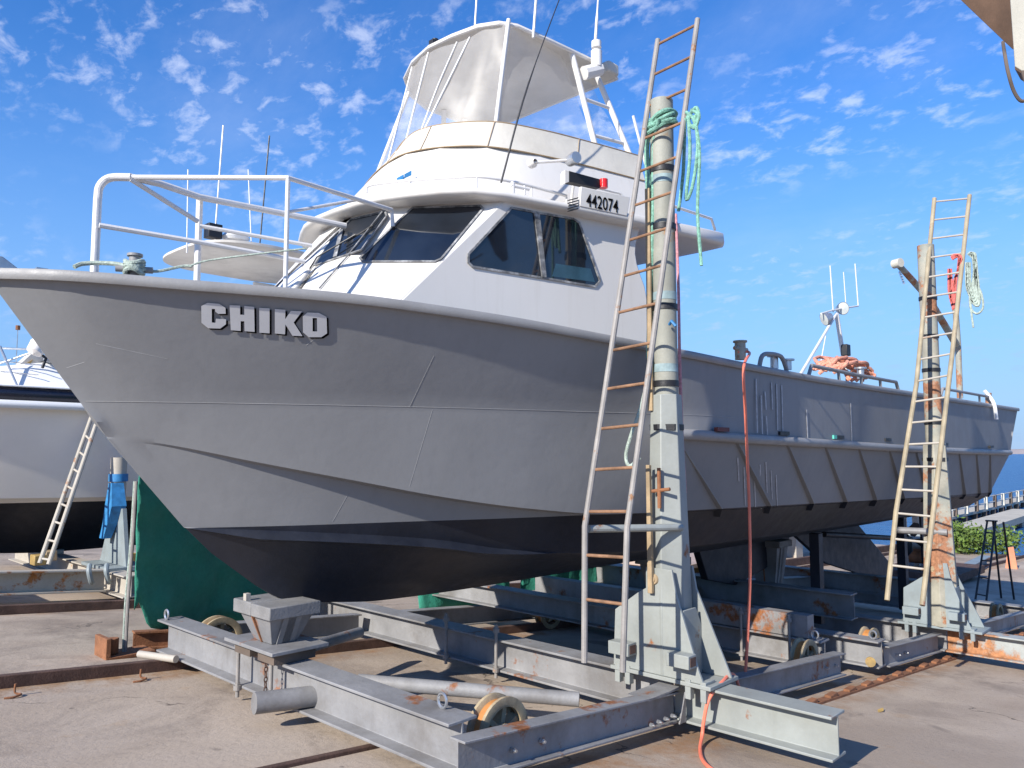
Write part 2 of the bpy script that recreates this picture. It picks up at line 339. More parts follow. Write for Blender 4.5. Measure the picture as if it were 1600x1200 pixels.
# ---------------------------------------------------------------- the setting
mb = MB()
xs = [-60, -30, -10, 0, 5, 10, 15, 20, 22, 25, 30, 34, 35.2, 36.5, 40]; ys = [-60, -20, 0, 4, 8, 12, 20, 40, 90]
def edge_z(x): return gz(x) if x <= 34 else {35.2: -3.98, 36.5: -4.7, 40: -6.5}[x]
gv = [[mb.bm.verts.new((x, y, edge_z(x))) for y in ys] for x in xs]
for i in range(len(xs)-1):
    for j in range(len(ys)-1): mb.face([gv[i][j], gv[i+1][j], gv[i+1][j+1], gv[i][j+1]])
tag(mb.build('ground', m_ground, smooth=60), kind='structure')
mb = MB().poly([(33, -3000, -4.4), (6000, -3000, -4.4), (6000, 4000, -4.4), (33, 4000, -4.4)])
tag(mb.build('sea', m_sea), kind='structure')
mb = MB(); rows = []
for x, h in ((1400, -4.6), (1420, -3.6), (1500, 3), (1700, 5), (1900, -6)):
    rows.append([mb.bm.verts.new((x, y, h*(1+.25*math.sin(y*.013)) if h > 0 else h)) for y in range(-600, 2600, 80)])
for a, b in zip(rows, rows[1:]):
    for j in range(len(a)-1): mb.face([a[j], b[j], b[j+1], a[j+1]])
tag(mb.build('far_shore', m_sand, smooth=60), kind='structure')

def rail(y, x0, x1, mat, label, h=.05, w=.06, name='slip_rail'):
    mb = MB(); X = [x0]+[x for x in np.arange(math.ceil(x0), x1, 1.0)]+[x1]
    for a, b in zip(X, X[1:]): pass
    rings = [[(x, y-w/2, gz(x)-.02), (x, y+w/2, gz(x)-.02), (x, y+w/2, gz(x)+h), (x, y-w/2, gz(x)+h)] for x in X]
    return tag(mb.loft(rings).build(name, mat, bevel=.006, origin=(X[0], y, gz(X[0]))), label, 'rail', 'rails of the slipway')
rail(6.70, -6, 34, m_rustdark, 'rusty slip rail running left of the front trolley under the green net', .09, .07)
rail(4.10, -2, 3.3, m_rustdark, 'thin rusty bar on the concrete under the near end of the front beam', .025, .045)
rail(10.05, -6, 34, m_rustdark, 'dark rail on the concrete in front of the rusty white trolley', .10, .08)
rail(7.2, 19, 34, m_rustdark, 'brown rail crossing the far apron behind the black step ladder', .09, .09)
rail(10.6, 22, 33.5, m_rustdark, 'farthest rusty rail just in front of the green bush', .22, .12)
# toothed rack beside the port wheels
t = thing('slip_rack', (5.4, 2.97, gz(5.4)), 'toothed steel rack in the concrete on the open right side of the trolleys', 'rail')
mb = MB(); mb.loft([[(x, 2.92, gz(x)-.02), (x, 3.0, gz(x)-.02), (x, 3.0, gz(x)+.02), (x, 2.92, gz(x)+.02)] for x in (5.4, 9, 13, 17, 20)]).build('base_bar', m_rust, t)
for i in range(26):
    x = 6.2+i*.42; MB().box(x, x+.16, 2.93, 2.99, gz(x)-.01, gz(x)+.04).build('rack_tooth', m_rust, t, bevel=.008)

# ---------------------------------------------------------------- the big grey boat
Yc = 5.25
boat = thing('fishing_boat', (9.0, Yc, -1.25), 'long grey steel work boat lettered CHIKO with a white wheelhouse, propped on the slip', 'boat')
def pchip(xs, ys):
    xs, ys = np.array(xs, float), np.array(ys, float); h = np.diff(xs); d = np.diff(ys)/h; m = np.zeros_like(xs)
    for i in range(1, len(xs)-1):
        if d[i-1]*d[i] > 0:
            w1, w2 = 2*h[i]+h[i-1], h[i]+2*h[i-1]; m[i] = (w1+w2)/(w1/d[i-1]+w2/d[i])
    m[0], m[-1] = d[0], d[-1]
    def f(x):
        x = min(max(x, xs[0]), xs[-1]); i = min(int(np.searchsorted(xs, x, 'right'))-1, len(xs)-2); t = (x-xs[i])/h[i]
        return float((2*t**3-3*t*t+1)*ys[i]+(t**3-2*t*t+t)*h[i]*m[i]+(-2*t**3+3*t*t)*ys[i+1]+(t**3-t*t)*h[i]*m[i+1])
    return f
hbG = pchip([1.10, 1.4, 2, 3, 4, 5, 6, 8, 12, 17.43], [0, .36, .74, 1.22, 1.52, 1.70, 1.78, 1.8, 1.8, 1.75])
zG = pchip([1.10, 1.41, 1.98, 2.75, 3.43, 3.9, 4.77, 5.64, 7.1, 8.6, 12.8, 17.43], [1.012, .99, .967, .95, .917, .892, .839, .802, .765, .753, .762, .787])
hbK = pchip([1.63, 2, 3, 4, 5, 6, 8, 12, 16.95], [0, .27, .80, 1.20, 1.49, 1.73, 1.8, 1.8, 1.75]); zK = lambda x: .304
hbT = pchip([1.72, 2, 3, 4, 5, 6, 8, 12, 16.7], [0, .20, .71, 1.11, 1.44, 1.74, 1.8, 1.8, 1.75]); zT = pchip([1.72, 3, 4.5, 5.64, 6.24, 7.07, 8.54, 10.5, 13.4, 16.7], [.18, .165, .15, .141, .122, .103, .076, .04, 0, -.025])
hbC = pchip([1.79, 2.4, 3, 4, 5, 6, 8, 12, 16.1], [0, .34, .61, .97, 1.24, 1.42, 1.57, 1.6, 1.5])
zC = pchip([1.79, 2.06, 2.58, 3.16, 3.83, 4.5, 5.24, 6.18, 7.55, 9.03, 10.85, 16.1], [.091, .049, -.071, -.197, -.337, -.44, -.511, -.53, -.557, -.586, -.621, -.79])
hbS = pchip([2.30, 3, 4, 5, 6, 8, 12, 16.0], [0, .35, .68, .95, 1.14, 1.27, 1.3, 1.25]); zS = pchip([2.30, 3.1, 3.93, 4.46, 5, 6, 8, 16.0], [-.503, -.568, -.662, -.762, -.83, -.88, -.90, -.95])
hbB = pchip([2.50, 3, 4, 5, 6, 8, 15.9], [0, .13, .32, .48, .6, .7, .7]); zB = pchip([2.50, 3, 4, 5, 6, 15.9], [-.693, -.86, -1.0, -1.05, -1.07, -1.12])
zKe = pchip([2.83, 3.035, 3.5, 3.89, 5, 8, 15.8], [-.947, -1.062, -1.145, -1.184, -1.208, -1.215, -1.25])
def hbTt(x):
    t_ = (.304-zT(x))/max(.02, .304-zC(x)); l = hbK(x)*(1-t_)+hbC(x)*t_; k = min(1, max(0, (x-4.4)/1.4)); return l*(1-k)+hbT(x)*k
def ramp(x, a, b): return min(1, max(0, (x-a)/(b-a)))
def so(x): return .075*ramp(x, 2.3, 2.7)*(1-ramp(x, 4.2, 5.0))
ROWS = [(1.10, 17.43, hbG, zG),
        (1.63, 16.95, hbK, zK), (1.72, 16.7, hbTt, zT), (1.79, 16.1, hbC, zC),
        (1.80, 16.09, lambda x: max(0, hbC(x)-.11*ramp(x, 1.8, 3.4)*(1-ramp(x, 5.0, 7)*.7)), lambda x: zC(x)-.012),
        (2.30, 16.0, hbS, zS), (2.305, 15.99, lambda x: hbS(x)+so(x), lambda x: zS(x)-.75*so(x)-.002), (2.31, 15.98, lambda x: hbS(x)-.02*ramp(x, 2.3, 2.7), lambda x: zS(x)-.75*so(x)-.02*ramp(x, 2.3, 2.7)),
        (2.50, 15.9, hbB, zB), (2.83, 15.8, lambda x: .045*ramp(x, 2.83, 3.1), zKe)]
NU = 150
hb_ = bmesh.new()
def side(sg):
    g = []
    for xs_, xe, fh, fz in ROWS:
        r = []
        for i in range(NU+1):
            u = i/NU; x = xs_+(xe-xs_)*u**1.75
            h = 0 if i == 0 else max(.0005, fh(x)); r.append(hb_.verts.new((x, Yc-sg*h, fz(x))))
        g.append(r)
    for j, (a, b) in enumerate(zip(g, g[1:])):
        K = (7, 4, 4, 1, 4, 1, 1, 4, 4)[j]; rr = [a]
        for k in range(1, K): rr.append([hb_.verts.new(p.co.lerp(q.co, k/K)) for p, q in zip(a, b)])
        rr.append(b)
        for c_, d_ in zip(rr, rr[1:]):
            for i in range(NU): hb_.faces.new([c_[i], c_[i+1], d_[i+1], d_[i]])
    return g
gp_, gs_ = side(1), side(-1)
hb_.faces.new([r[-1] for r in gp_]+[r[-1] for r in gs_[::-1]])                        # transom
for i in range(NU): hb_.faces.new([gp_[-1][i], gp_[-1][i+1], gs_[-1][i+1], gs_[-1][i]])   # keel sole
bmesh.ops.remove_doubles(hb_, verts=hb_.verts[:], dist=.0008)
bmesh.ops.recalc_face_normals(hb_, faces=hb_.faces[:])
bmesh.ops.triangulate(hb_, faces=[f for f in hb_.faces if len(f.verts) == 4])
HBVH = BVHTree.FromBMesh(hb_)
def on_hull(px, py, off=.004):
    d = ray(px, py).normalized(); loc, n, i, dist = HBVH.ray_cast(V((0, 0, 0)), d)
    if n.dot(d) > 0: n = -n
    return loc+n*off
PAINT = pchip([1, 6, 10.9, 15.5, 18], [-.505, -.525, -.622, -.72, -.77])
for keep_top, nm, mt in ((True, 'hull_topsides', m_hull), (False, 'hull_bottom', m_anti)):
    b2 = hb_.copy()
    for v in b2.verts: v.co.z -= PAINT(v.co.x)
    bmesh.ops.bisect_plane(b2, geom=b2.verts[:]+b2.edges[:]+b2.faces[:], plane_co=(0, 0, 0), plane_no=(0, 0, 1), clear_outer=not keep_top, clear_inner=keep_top, dist=1e-5)
    for v in b2.verts: v.co.z += PAINT(v.co.x)
    q = MB(); q.bm.free(); q.bm = b2; ho = q.build(nm, mt, boat, smooth=16); ho.cycles.shadow_terminator_geometry_offset = .15; ho.cycles.shadow_terminator_offset = .12
X_ = list(np.linspace(0, 1, 60)); gx = [1.10+(17.43-1.10)*u**1.6 for u in X_]
mb = MB(); a = mb.verts([(x, Yc-hbG(x)*.985, zG(x)-.03) for x in gx]); b = mb.verts([(x, Yc+hbG(x)*.985, zG(x)-.03) for x in gx])
for i in range(len(gx)-1): mb.face([a[i], a[i+1], b[i+1], b[i]])
mb.build('deck', m_hull_rail, boat)
for sg in (1, -1):
    mb = MB(); rings = []
    for x in gx:
        y = Yc-sg*(hbG(x)+.012); z = zG(x); s_ = -sg
        rings.append([(x, y-s_*.05, z-.03), (x, y+s_*.012, z-.032), (x, y+s_*.022, z-.018), (x, y+s_*.022, z+.014), (x, y+s_*.010, z+.03), (x, y-s_*.05, z+.034)])
    mb.loft(rings).build('gunwale_cap', m_hull_rail, boat, smooth=50)
    MB().tube([(x, Yc-sg*(hbT(x)+.02), zT(x)) for x in np.linspace(5.45, 16.55, 60)], .046, 12).build('rubbing_tube', m_hull_rail, boat)
# plate seams
MB().tube([(x, Yc-hbK(x)+.0005, .304) for x in np.linspace(1.66, 6.5, 60)], .0030, 6).build('weld_seam', m_hull_rail, boat)
for pts in ([(678, 556), (640, 636)], [(676, 640), (640, 760)], [(548, 765), (520, 815)]):
    MB().tube([on_hull(pts[0][0]+(pts[1][0]-pts[0][0])*k/6, pts[0][1]+(pts[1][1]-pts[0][1])*k/6, -.0008) for k in range(7)], .0022, 6).build('weld_seam', m_hull, boat)
for pts in ([(150, 537), (262, 561)], [(478, 540), (498, 525)], [(104, 575), (132, 566)]):
    MB().tube([on_hull(pts[0][0]+(pts[1][0]-pts[0][0])*k/6, pts[0][1]+(pts[1][1]-pts[0][1])*k/6, -.0014) for k in range(7)], .0024, 5).build('scratch', m_scratch, boat)
# ribs under the rubbing tube
for x in (5.66, 6.51, 7.47, 8.37, 9.30, 10.3, 11.3, 12.3, 13.3, 14.3, 15.2):
    xb = min(x+.98, 16.05); A = V((x, Yc-hbT(x), zT(x)-.03)); zb = PAINT(xb)+.0; f_ = (zT(xb)-zb)/(zT(xb)-zC(xb))
    B = V((xb, Yc-(hbT(xb)+(hbC(xb)-hbT(xb))*f_), zb)); t_ = V((.012, 0, 0))
    MB().slab([A+V((0, .03, 0))-t_, A+V((0, -.015, 0))-t_, B+V((.0, -.05, .0))-t_, B+V((0, .05, 0))-t_], t_*2).build('side_rib', m_hull, boat, bevel=.004)
    C_ = B+V((.05, .02, -.09))
    MB().slab([B+V((0, .05, 0))-t_*.9, B+V((0, -.049, 0))-t_*.9, C_+V((.02, -.0, .01)), C_+V((.02, .08, .01))], t_*1.8).build('rib_toe', m_anti, boat)
# freeing ports
for (px, py), mt in (((1130, 671), m_redhull), ((1226, 677), m_black), ((1313, 683), m_black), ((1388, 687), m_black), ((1478, 694), m_black), ((1550, 698), m_black)):
    c = PY(px, py, 3.44); MB().box(c.x-.10, c.x+.10, 3.435, 3.47, c.z-.018, c.z+.018).build('freeing_port', mt, boat)
c = PY(1310, 683, 3.44); MB().box(c.x-.14, c.x-.06, 3.43, 3.45, c.z-.02, c.z+.02).build('freeing_port_flap', M('sea_green_paint', (.1, .5, .4), .5), boat)
# bare vertical scuffs where cargo has rubbed the plating
for px, y0, y1 in ((1181, 592, 676), (1189, 618, 678), (1197, 650, 680), (1205, 598, 640), (1213, 600, 672), (1221, 602, 676), (1195, 612, 640), (1260, 640, 688), (1329, 630, 690)):
    p, q = PY(px, y0, 3.446), PY(px+2, y1, 3.446); MB().slab([(p.x-.008, 3.446, p.z), (p.x+.012, 3.446, p.z), (q.x+.008, 3.446, q.z), (q.x-.006, 3.446, q.z)], (0, -.003, 0)).build('scuff_mark', m_scuff, boat)
for px, y0, y1 in ((1152, 715, 752), (1162, 730, 790), (1178, 745, 792), (1187, 726, 795), (1196, 722, 770), (1204, 735, 780), (1212, 742, 790)):
    p, q = on_hull(px, y0, .002), on_hull(px+2, y1, .002); d_ = V((.012, 0, 0)); MB().slab([p-d_, p+d_, q+d_*.7, q-d_*.7], (0, -.003, 0)).build('scuff_mark', m_scuff, boat)
# name
LET = {'C': [[(98, 180), (165, 147), (285, 158), (350, 200), (352, 262), (275, 262), (244, 240), (240, 212), (208, 210), (208, 352), (245, 355), (250, 312), (355, 318), (355, 370), (295, 415), (170, 412), (100, 355)]],
       'H': [[(392, 172), (502, 176), (502, 270), (545, 272), (545, 180), (648, 190), (652, 450), (548, 442), (545, 340), (508, 338), (508, 440), (405, 432)]],
       'I': [[(700, 200), (808, 205), (808, 465), (702, 458)]],
       'K': [[(862, 212), (972, 220), (970, 318), (1030, 230), (1146, 236), (1058, 352), (1150, 494), (1045, 490), (972, 372), (968, 476), (862, 466)]],
       'O': [[(1278, 251), (1200, 248), (1152, 290), (1155, 455), (1215, 505), (1278, 505), (1278, 446), (1255, 445), (1255, 305), (1278, 306)], [(1278, 251), (1278, 306), (1300, 307), (1302, 445), (1278, 446), (1278, 505), (1345, 505), (1405, 465), (1400, 295), (1320, 252)]]}
for dx, dy, of, nm, mt in ((21, 18, .006, 'name_shadow_lettering', m_letterb), (0, 0, .011, 'name_lettering', m_letter)):
    mb = MB()
    for k, polys in LET.items():
        for pl in polys:
            f = mb.face(mb.verts([V((x, y, 0)) for x, y in pl])); f.normal_update(); bmesh.ops.triangulate(mb.bm, faces=[f])
    for _ in range(2): bmesh.ops.subdivide_edges(mb.bm, edges=[e for e in mb.bm.edges if e.calc_length() > 40], cuts=1, use_grid_fill=True)
    bmesh.ops.triangulate(mb.bm, faces=mb.bm.faces[:])
    for v in mb.bm.verts: v.co = on_hull(300+(v.co.x+dx)*.15, 450+(v.co.y+dy)*.15, of)
    mb.build(nm, mt, boat, smooth=0)
# rudder, skeg, shaft and bow roller
MB().slab([PY(1222, 818, Yc-.03), PY(1335, 812, Yc-.03), PY(1398, 888, Yc-.03), PY(1385, 910, Yc-.03), PY(1290, 880, Yc-.03)], (0, .06, 0)).build('skeg', m_anti, boat, bevel=.01)
MB().slab([(8.7, Yc-.05, -1.2), (11.3, Yc-.05, -1.2), (10.9, Yc-.05, -1.55), (9.6, Yc-.05, -1.75), (8.9, Yc-.05, -1.6)], (0, .1, 0)).build('keel_fin', m_anti, boat, bevel=.01)
for y in (4.6, 5.9): MB().cyl((11, y, -1.15), (14.6, y, -1.5), .04).build('propeller_shaft', m_anti, boat)
for y in (4.6, 5.9):
    mb = MB()
    for k in range(4):
        a_ = k*math.pi/2+.3; u = V((0, math.cos(a_), math.sin(a_))); w_ = V((.5, -math.sin(a_)*.8, math.cos(a_)*.8)).normalized()
        c = V((14.62, y, -1.5)); mb.slab([c+u*.05-w_*.03, c+u*.18-w_*.1, c+u*.29-w_*.04, c+u*.29+w_*.05, c+u*.18+w_*.1, c+u*.05+w_*.04], (.015, 0, 0))
    mb.build('propeller', m_anti, boat)
    MB().slab([(15.1, y-.02, -.95), (15.6, y-.02, -.95), (15.7, y-.02, -1.95), (15.15, y-.02, -1.95)], (0, .04, 0)).build('rudder', m_anti, boat, bevel=.01)
c = PY(10, 412, 5.2); MB().slab([c+V((-.12, 0, -.06)), c+V((-.1, 0, .03)), c+V((-.02, 0, .04)), c+V((.08, 0, -.03)), c+V((.10, 0, -.06))], (0, .1, 0)).build('bow_roller', m_alu, boat, bevel=.006)
c = PZ(65, 414, 1.09); MB().box(c.x-.03, c.x+.03, c.y-.02, c.y+.02, .95, 1.07).build('cleat', m_alu, boat)

# ---- wheelhouse
zr = 1.86
Pt = PZ(786, 315, zr); sd2 = V((5.35-4.05, 3.75-4.05, 0)).normalized(); n_side = V((sd2.y, -sd2.x, 0)).normalized()
def SP(px, py): return PP(px, py, Pt, n_side)
Pb = SP(644, 452); Ft = PZ(608, 325, zr); n_port = (Ft-Pt).cross(Pb-Pt).normalized()
def FP(px, py): return PP(px, py, Pt, n_port)
Fb = FP(500, 452); Ct = PZ(548, 340, zr); n_cen = (Fb-Ft).cross(Ct-Ft).normalized()
def CP(px, py): return PP(px, py, Ft, n_cen)
Cb = CP(434, 446)
for n_, p in ((n_side, Pt), (n_port, Pt), (n_cen, Ft)):
    if n_.dot(p) > 0: n_ *= -1
if n_side.dot(Pt) > 0: n_side = -n_side
if n_port.dot(Pt) > 0: n_port = -n_port
if n_cen.dot(Ft) > 0: n_cen = -n_cen
def down(t_, b_, z): return t_+(b_-t_)*((z-t_.z)/(b_.z-t_.z))
def mir(p): return V((p.x, 2*Yc-p.y, p.z))
zl = .62
Pl, Fl, Cl = down(Pt, Pb, zl), down(Ft, Fb, zl), down(Ct, Cb, zl)
hx = V((0, 0, .02))
side_px = [(1003, 352), (997, 368), (994, 382), (993.5, 397), (996, 412), (1001, 428), (1008, 447), (1014, 480), (1016, 570)]
def upx(t_, b_): return t_+(t_-b_).normalized()*.03
Pu, Fu, Cu = upx(Pt, Pb), upx(Ft, Fb), upx(Ct, Cb)
side_pts = [Pu]+[SP(*p) for p in side_px]
side_pts[-1] = V((side_pts[-1].x, side_pts[-1].y, zl)); side_pts[1].z += .02
wh = MB(); th = .04
wh.slab(side_pts+[Pl], -n_side*th); wh.slab([mir(p) for p in side_pts+[Pl]], mir(-n_side*th)-V((0, 2*Yc, 0)))
wh.slab([Pu, Fu, Fl, Pl], -n_port*th); wh.slab([mir(p) for p in (Pu, Fu, Fl, Pl)], mir(-n_port*th)-V((0, 2*Yc, 0)))
wh.slab([Fu, Cu, Cl, Fl], -n_cen*th); wh.slab([mir(p) for p in (Fu, Cu, Cl, Fl)], mir(-n_cen*th)-V((0, 2*Yc, 0)))
wh.slab([Cu, mir(Cu), mir(Cl), Cl], (th, 0, 0))
rearx = SP(1003, 352).x-.25; wh.box(rearx, rearx+.04, Pt.y-.05, 2*Yc-Pt.y+.05, .5, zr+.02)
house = wh.build('wheelhouse', m_white, boat, bevel=.012)
def window(pts, nrm, rim=.02):
    c = sum(pts, V((0, 0, 0)))/len(pts); nrm = V(nrm)
    g = MB(); g.slab([p+nrm*.004 for p in pts], -nrm*.002); w = g.build('window', m_glass, boat, smooth=0)
    fr = MB(); out = []; inn = []
    n = len(pts)
    for i, p in enumerate(pts):
        e1 = (pts[i]-pts[i-1]).normalized(); e2 = (pts[(i+1) % n]-pts[i]).normalized(); bi = (e1-e2)
        nn = (e1+e2).cross(nrm).normalized()
        if nn.dot(p-c) < 0: nn = -nn
        k = 1/max(.5, abs(nn.dot(e1.cross(nrm)))); out.append(p+nn*rim*k); inn.append(p-nn*rim*.3*k)
    for i in range(n):
        j = (i+1) % n; fr.slab([inn[i]+nrm*.001, inn[j]+nrm*.001, out[j]+nrm*.001, out[i]+nrm*.001], nrm*.010)
    fr.build('window_frame', m_gasket, w, smooth=0); return w
w = window([SP(*p) for p in ((799, 326), (842, 334), (895, 343), (904, 349), (936, 439), (929, 447), (850, 434), (738, 416), (732, 410), (732, 398))], n_side, .012)
MB().slab([SP(868, 412)+n_side*.0045, SP(922, 420)+n_side*.0045, SP(929, 441)+n_side*.0045, SP(862, 432)+n_side*.0045], n_side*.001).build('window_panel', M('pale_blue_panel', (.035, .085, .12), .08, var=.3, scale=6, fine=.1), w)
MB().slab([SP(833, 332)+n_side*.006, SP(841, 333)+n_side*.006, SP(852, 434)+n_side*.006, SP(845, 433)+n_side*.006], n_side*.014).build('window_bar', m_gasket, w)
window([FP(*p) for p in ((646, 326), (750, 323), (754, 327), (689, 405), (680, 409), (568, 409), (564, 404), (640, 331))], n_port, .012)
w = window([CP(*p) for p in ((474, 417), (549, 344), (602, 332), (604, 339), (565, 391), (497, 414))], n_cen, .012)
MB().slab([CP(532, 362)+n_cen*.006, CP(538, 360)+n_cen*.006, CP(528, 402)+n_cen*.006, CP(522, 404)+n_cen*.006], n_cen*.01).build('window_bar', m_gasket, w)
MB().tube([CP(488, 424)+n_cen*.03, CP(500, 408)+n_cen*.04, CP(560, 372)+n_cen*.035], .006, 6).tube([CP(540, 384)+n_cen*.02, CP(585, 355)+n_cen*.02], .007, 6).build('wiper', m_black, boat)
MB().tube([CP(500, 452)+n_cen*.01, FP(545, 400)+n_port*.012, FP(600, 330)+n_port*.012], .006, 6).build('cabin_corner_bead', m_gasket, boat)
# roof with visor
half = [(3.40, 5.25), (3.41, 4.95), (3.47, 4.70), (3.56, 4.50), (3.68, 4.27), (3.84, 4.09), (4.08, 3.98), (4.67, 3.82), (5.31, 3.67), (6.0, 3.555), (6.40, 3.50), (6.5, 3.56), (6.52, 3.75), (6.55, 5.25)]
outl = half+[(x, 2*Yc-y) for x, y in half[-2:0:-1]]
def inset(pl, k, cx=4.9): return [((x-cx)*(1-k)+cx, (y-Yc)*(1-k)+Yc) for x, y in pl]
def rz(x): return .055*ramp(x, 4.6, 6.3)
mb = MB()
rings = [[(x, y, zr) for x, y in inset(outl, .03)], [(x, y, zr+.012) for x, y in inset(outl, .006)], [(x, y, zr+.03) for x, y in outl], [(x, y, zr+.045+rz(x)*1.2) for x, y in inset(outl, .003)], [(x, y, zr+.062+rz(x)*1.2) for x, y in inset(outl, .02)], [(x, y, zr+.095) for x, y in inset(outl, .25)]]
mb.loft(rings).build('wheelhouse_roof', m_white, boat, smooth=60)
# roof rail
rl = [PZ(573, 301, 1.98), PZ(575, 291, 2.03), PZ(600, 286, 2.05), PZ(640, 282, 2.05), PZ(700, 278, 2.05), PZ(745, 276, 2.05), PZ(790, 282, 2.05), PZ(830, 291, 2.05), PZ(885, 306, 2.05)]
rp = MB(); rp.tube(cat_curve(rl, 5), .012, 8)
for k in (3, 5, 7, 8): rp.cyl(rl[k], (rl[k].x, rl[k].y, 1.95), .008, 8)
lp = [PZ(893, 330, 1.96), PZ(895, 297, 2.12), PZ(904, 288, 2.17), PZ(955, 299, 2.17), PZ(972, 306, 2.15), PZ(977, 335, 2.0)]
rp.tube(cat_curve(lp, 5), .011, 8)
rp.tube([V((5.6, 3.68, 2.0)), V((5.62, 3.66, 2.12)), V((6.3, 3.57, 2.10)), V((6.45, 3.62, 2.04))], .013, 8); rp.build('roof_rail', m_white2, boat)
mb = MB()
for x in (5.75, 5.95): mb.cyl((x, 3.75, 1.98), (x-.25, 3.85, 2.9), .012, 8)
mb.build('rear_stay', m_white2, boat)
# number board
nb = [PZ(905, 290, 2.17)]
bo = SP(907, 326); bo = V((4.62, 3.80, 2.0)); bd = V((1, -.235, 0)).normalized(); bn = V((bd.y, -bd.x, 0)); 
bA = PP(906, 322, V((4.6, 3.83, 2)), n_side); bB = PP(980, 338, V((4.6, 3.83, 2)), n_side); bC = PP(985, 308, V((4.6, 3.83, 2)), n_side); bD = PP(908, 291, V((4.6, 3.83, 2)), n_side)
board = MB().slab([bA, bB, bC, bD], -n_side*.03).build('number_board', m_white, boat, bevel=.006)
tA = PP(916, 322.5, bA+n_side*.004, n_side); tB = PP(966, 333, bA+n_side*.004, n_side); tD = PP(916, 301.5, bA+n_side*.004, n_side)
text_mesh('442074', tA, (tB-tA).normalized(), (tD-tA).normalized(), (tB-tA).length, (tD-tA).length, .012).build('registration_number', m_letterb, board, smooth=0)
mb = MB()
for k in range(5):
    a_ = PP(889, 312+k*4.2, bA, n_side); b_ = PP(904, 308+k*4.2, bA, n_side); mb.slab([a_, b_, b_-V((0, 0, .008)), a_-V((0, 0, .008))], -n_side*.02)
mb.build('vent_louvre', m_black, boat)
# ---- flybridge
fb = [(3.58, 5.25), (3.60, 4.93), (3.76, 4.58), (4.04, 4.32), (4.5, 4.13), (5.1, 3.97), (5.85, 3.83), (5.88, 4.4), (5.88, 5.25)]
ft = [(4.05, 5.25), (4.07, 5.05), (4.19, 4.78), (4.43, 4.48), (4.85, 4.30), (5.35, 4.17), (5.85, 4.06), (5.88, 4.5), (5.88, 5.25)]
def full(h): return h+[(x, 2*Yc-y) for x, y in h[-2:0:-1]]
ft[0:2] = [(4.12, 5.25), (4.11, 5.05)]
fbF = full(fb); ftF = ft+[(4.16, 5.45), (4.22, 5.72), (4.30, 5.98), (4.6, 6.25), (5.2, 6.36), (5.85, 6.42), (5.88, 6.0)][::-1]
def lerp2(a, b, t): return [(p[0]+(q[0]-p[0])*t, p[1]+(q[1]-p[1])*t) for p, q in zip(a, b)]
z0, z1 = 1.93, 2.70
def ftz(x, y=5.0): return z1-.22*ramp(y, 5.15, 6.0)
mb = MB(); rings = []
for t_ in (0, .25, .5, .75, .97): rings.append([(x, y, z0+(ftz(x, q_[1])-z0)*t_) for (x, y), q_ in zip(lerp2(fbF, ftF, t_), ftF)])
mb.loft(rings).build('flybridge', m_white, boat, smooth=50)
def grow(pl, d): return [(x+(x-4.6)/abs(x-4.6+1e-6)*0+ (d*(-1 if x < 4.0 else 0)), y+(d if y > Yc else -d if y < Yc else 0)) for x, y in pl]
bandi = [6, 5, 4, 3, 2, 1, 0, -1, -2, -3, -4, -5, -6]; bandp = [fbF[i] for i in bandi]; bandt = [ftF[i] for i in bandi]
mb = MB(); pths = []
for t_, d in ((.655, .003), (.66, .010), (.83, .006), (.985, .009), (1.0, .012), (1.012, .0)):
    pr = []
    for (x, y), q_ in zip(lerp2(bandp, bandt, t_), bandt):
        n_ = V((x-5.0, y-Yc, 0)).normalized(); pr.append(V((x+n_.x*d, y+n_.y*d, z0+(ftz(x, q_[1])-z0)*t_)))
    pths.append(cat_curve(pr, 6))
for a_, b_ in zip(pths, pths[1:]):
    va = mb.verts(a_); vb = mb.verts(b_)
    for i in range(len(a_)-1): mb.face([va[i], va[i+1], vb[i+1], vb[i]])
bmesh.ops.remove_doubles(mb.bm, verts=mb.bm.verts[:], dist=.0005)
mb.build('canvas_skirt', m_cream, boat, smooth=60)
m_pipe = M('tan_piping', (.36, .25, .14), .8)
for sm in (pths[1], pths[4]):
    MB().tube(sm, .005, 6).build('skirt_piping', m_pipe, boat)
for k in (8, 18, 27, 36): MB().tube([q_[k]+(q_[k]-V((5.0, Yc, q_[k].z))).normalized()*.006 for q_ in pths[1:5]], .003, 5).build('skirt_seam', m_pipe, boat)
# canopy
zc = 3.60
ch = [(4.36, 5.25), (4.37, 4.95), (4.40, 4.65), (4.47, 4.47), (4.60, 4.38), (5.0, 4.33), (5.5, 4.28), (5.80, 4.26), (5.93, 4.33), (5.98, 4.8), (6.0, 5.25)]
chF = ch+[(5.95, 6.0), (5.6, 6.14), (5.1, 6.16), (4.8, 6.05), (4.55, 5.83), (4.42, 5.55)]
mb = MB(); rings = []
def cz(x, y): return zc-.05*((y-Yc)/.95)**2+.03
for k, dz in ((.03, -.006), (0, -.012), (0, .02), (.03, .035), (.4, .06), (.9, .075)): rings.append([(x, y, cz(x, y)-.03+dz) for x, y in inset(chF, k, 5.15)])
mb.loft(rings).build('canopy_roof', m_canopy, boat, smooth=60)
MB().tube([(x, y, cz(x, y)-.035) for x, y in chF]+[(chF[0][0], chF[0][1], cz(*chF[0])-.035)], .016, 8).build('canopy_frame', m_white2, boat)
cp = [PZ(795, 30, 3.58), PZ(775, 192, 2.7)]
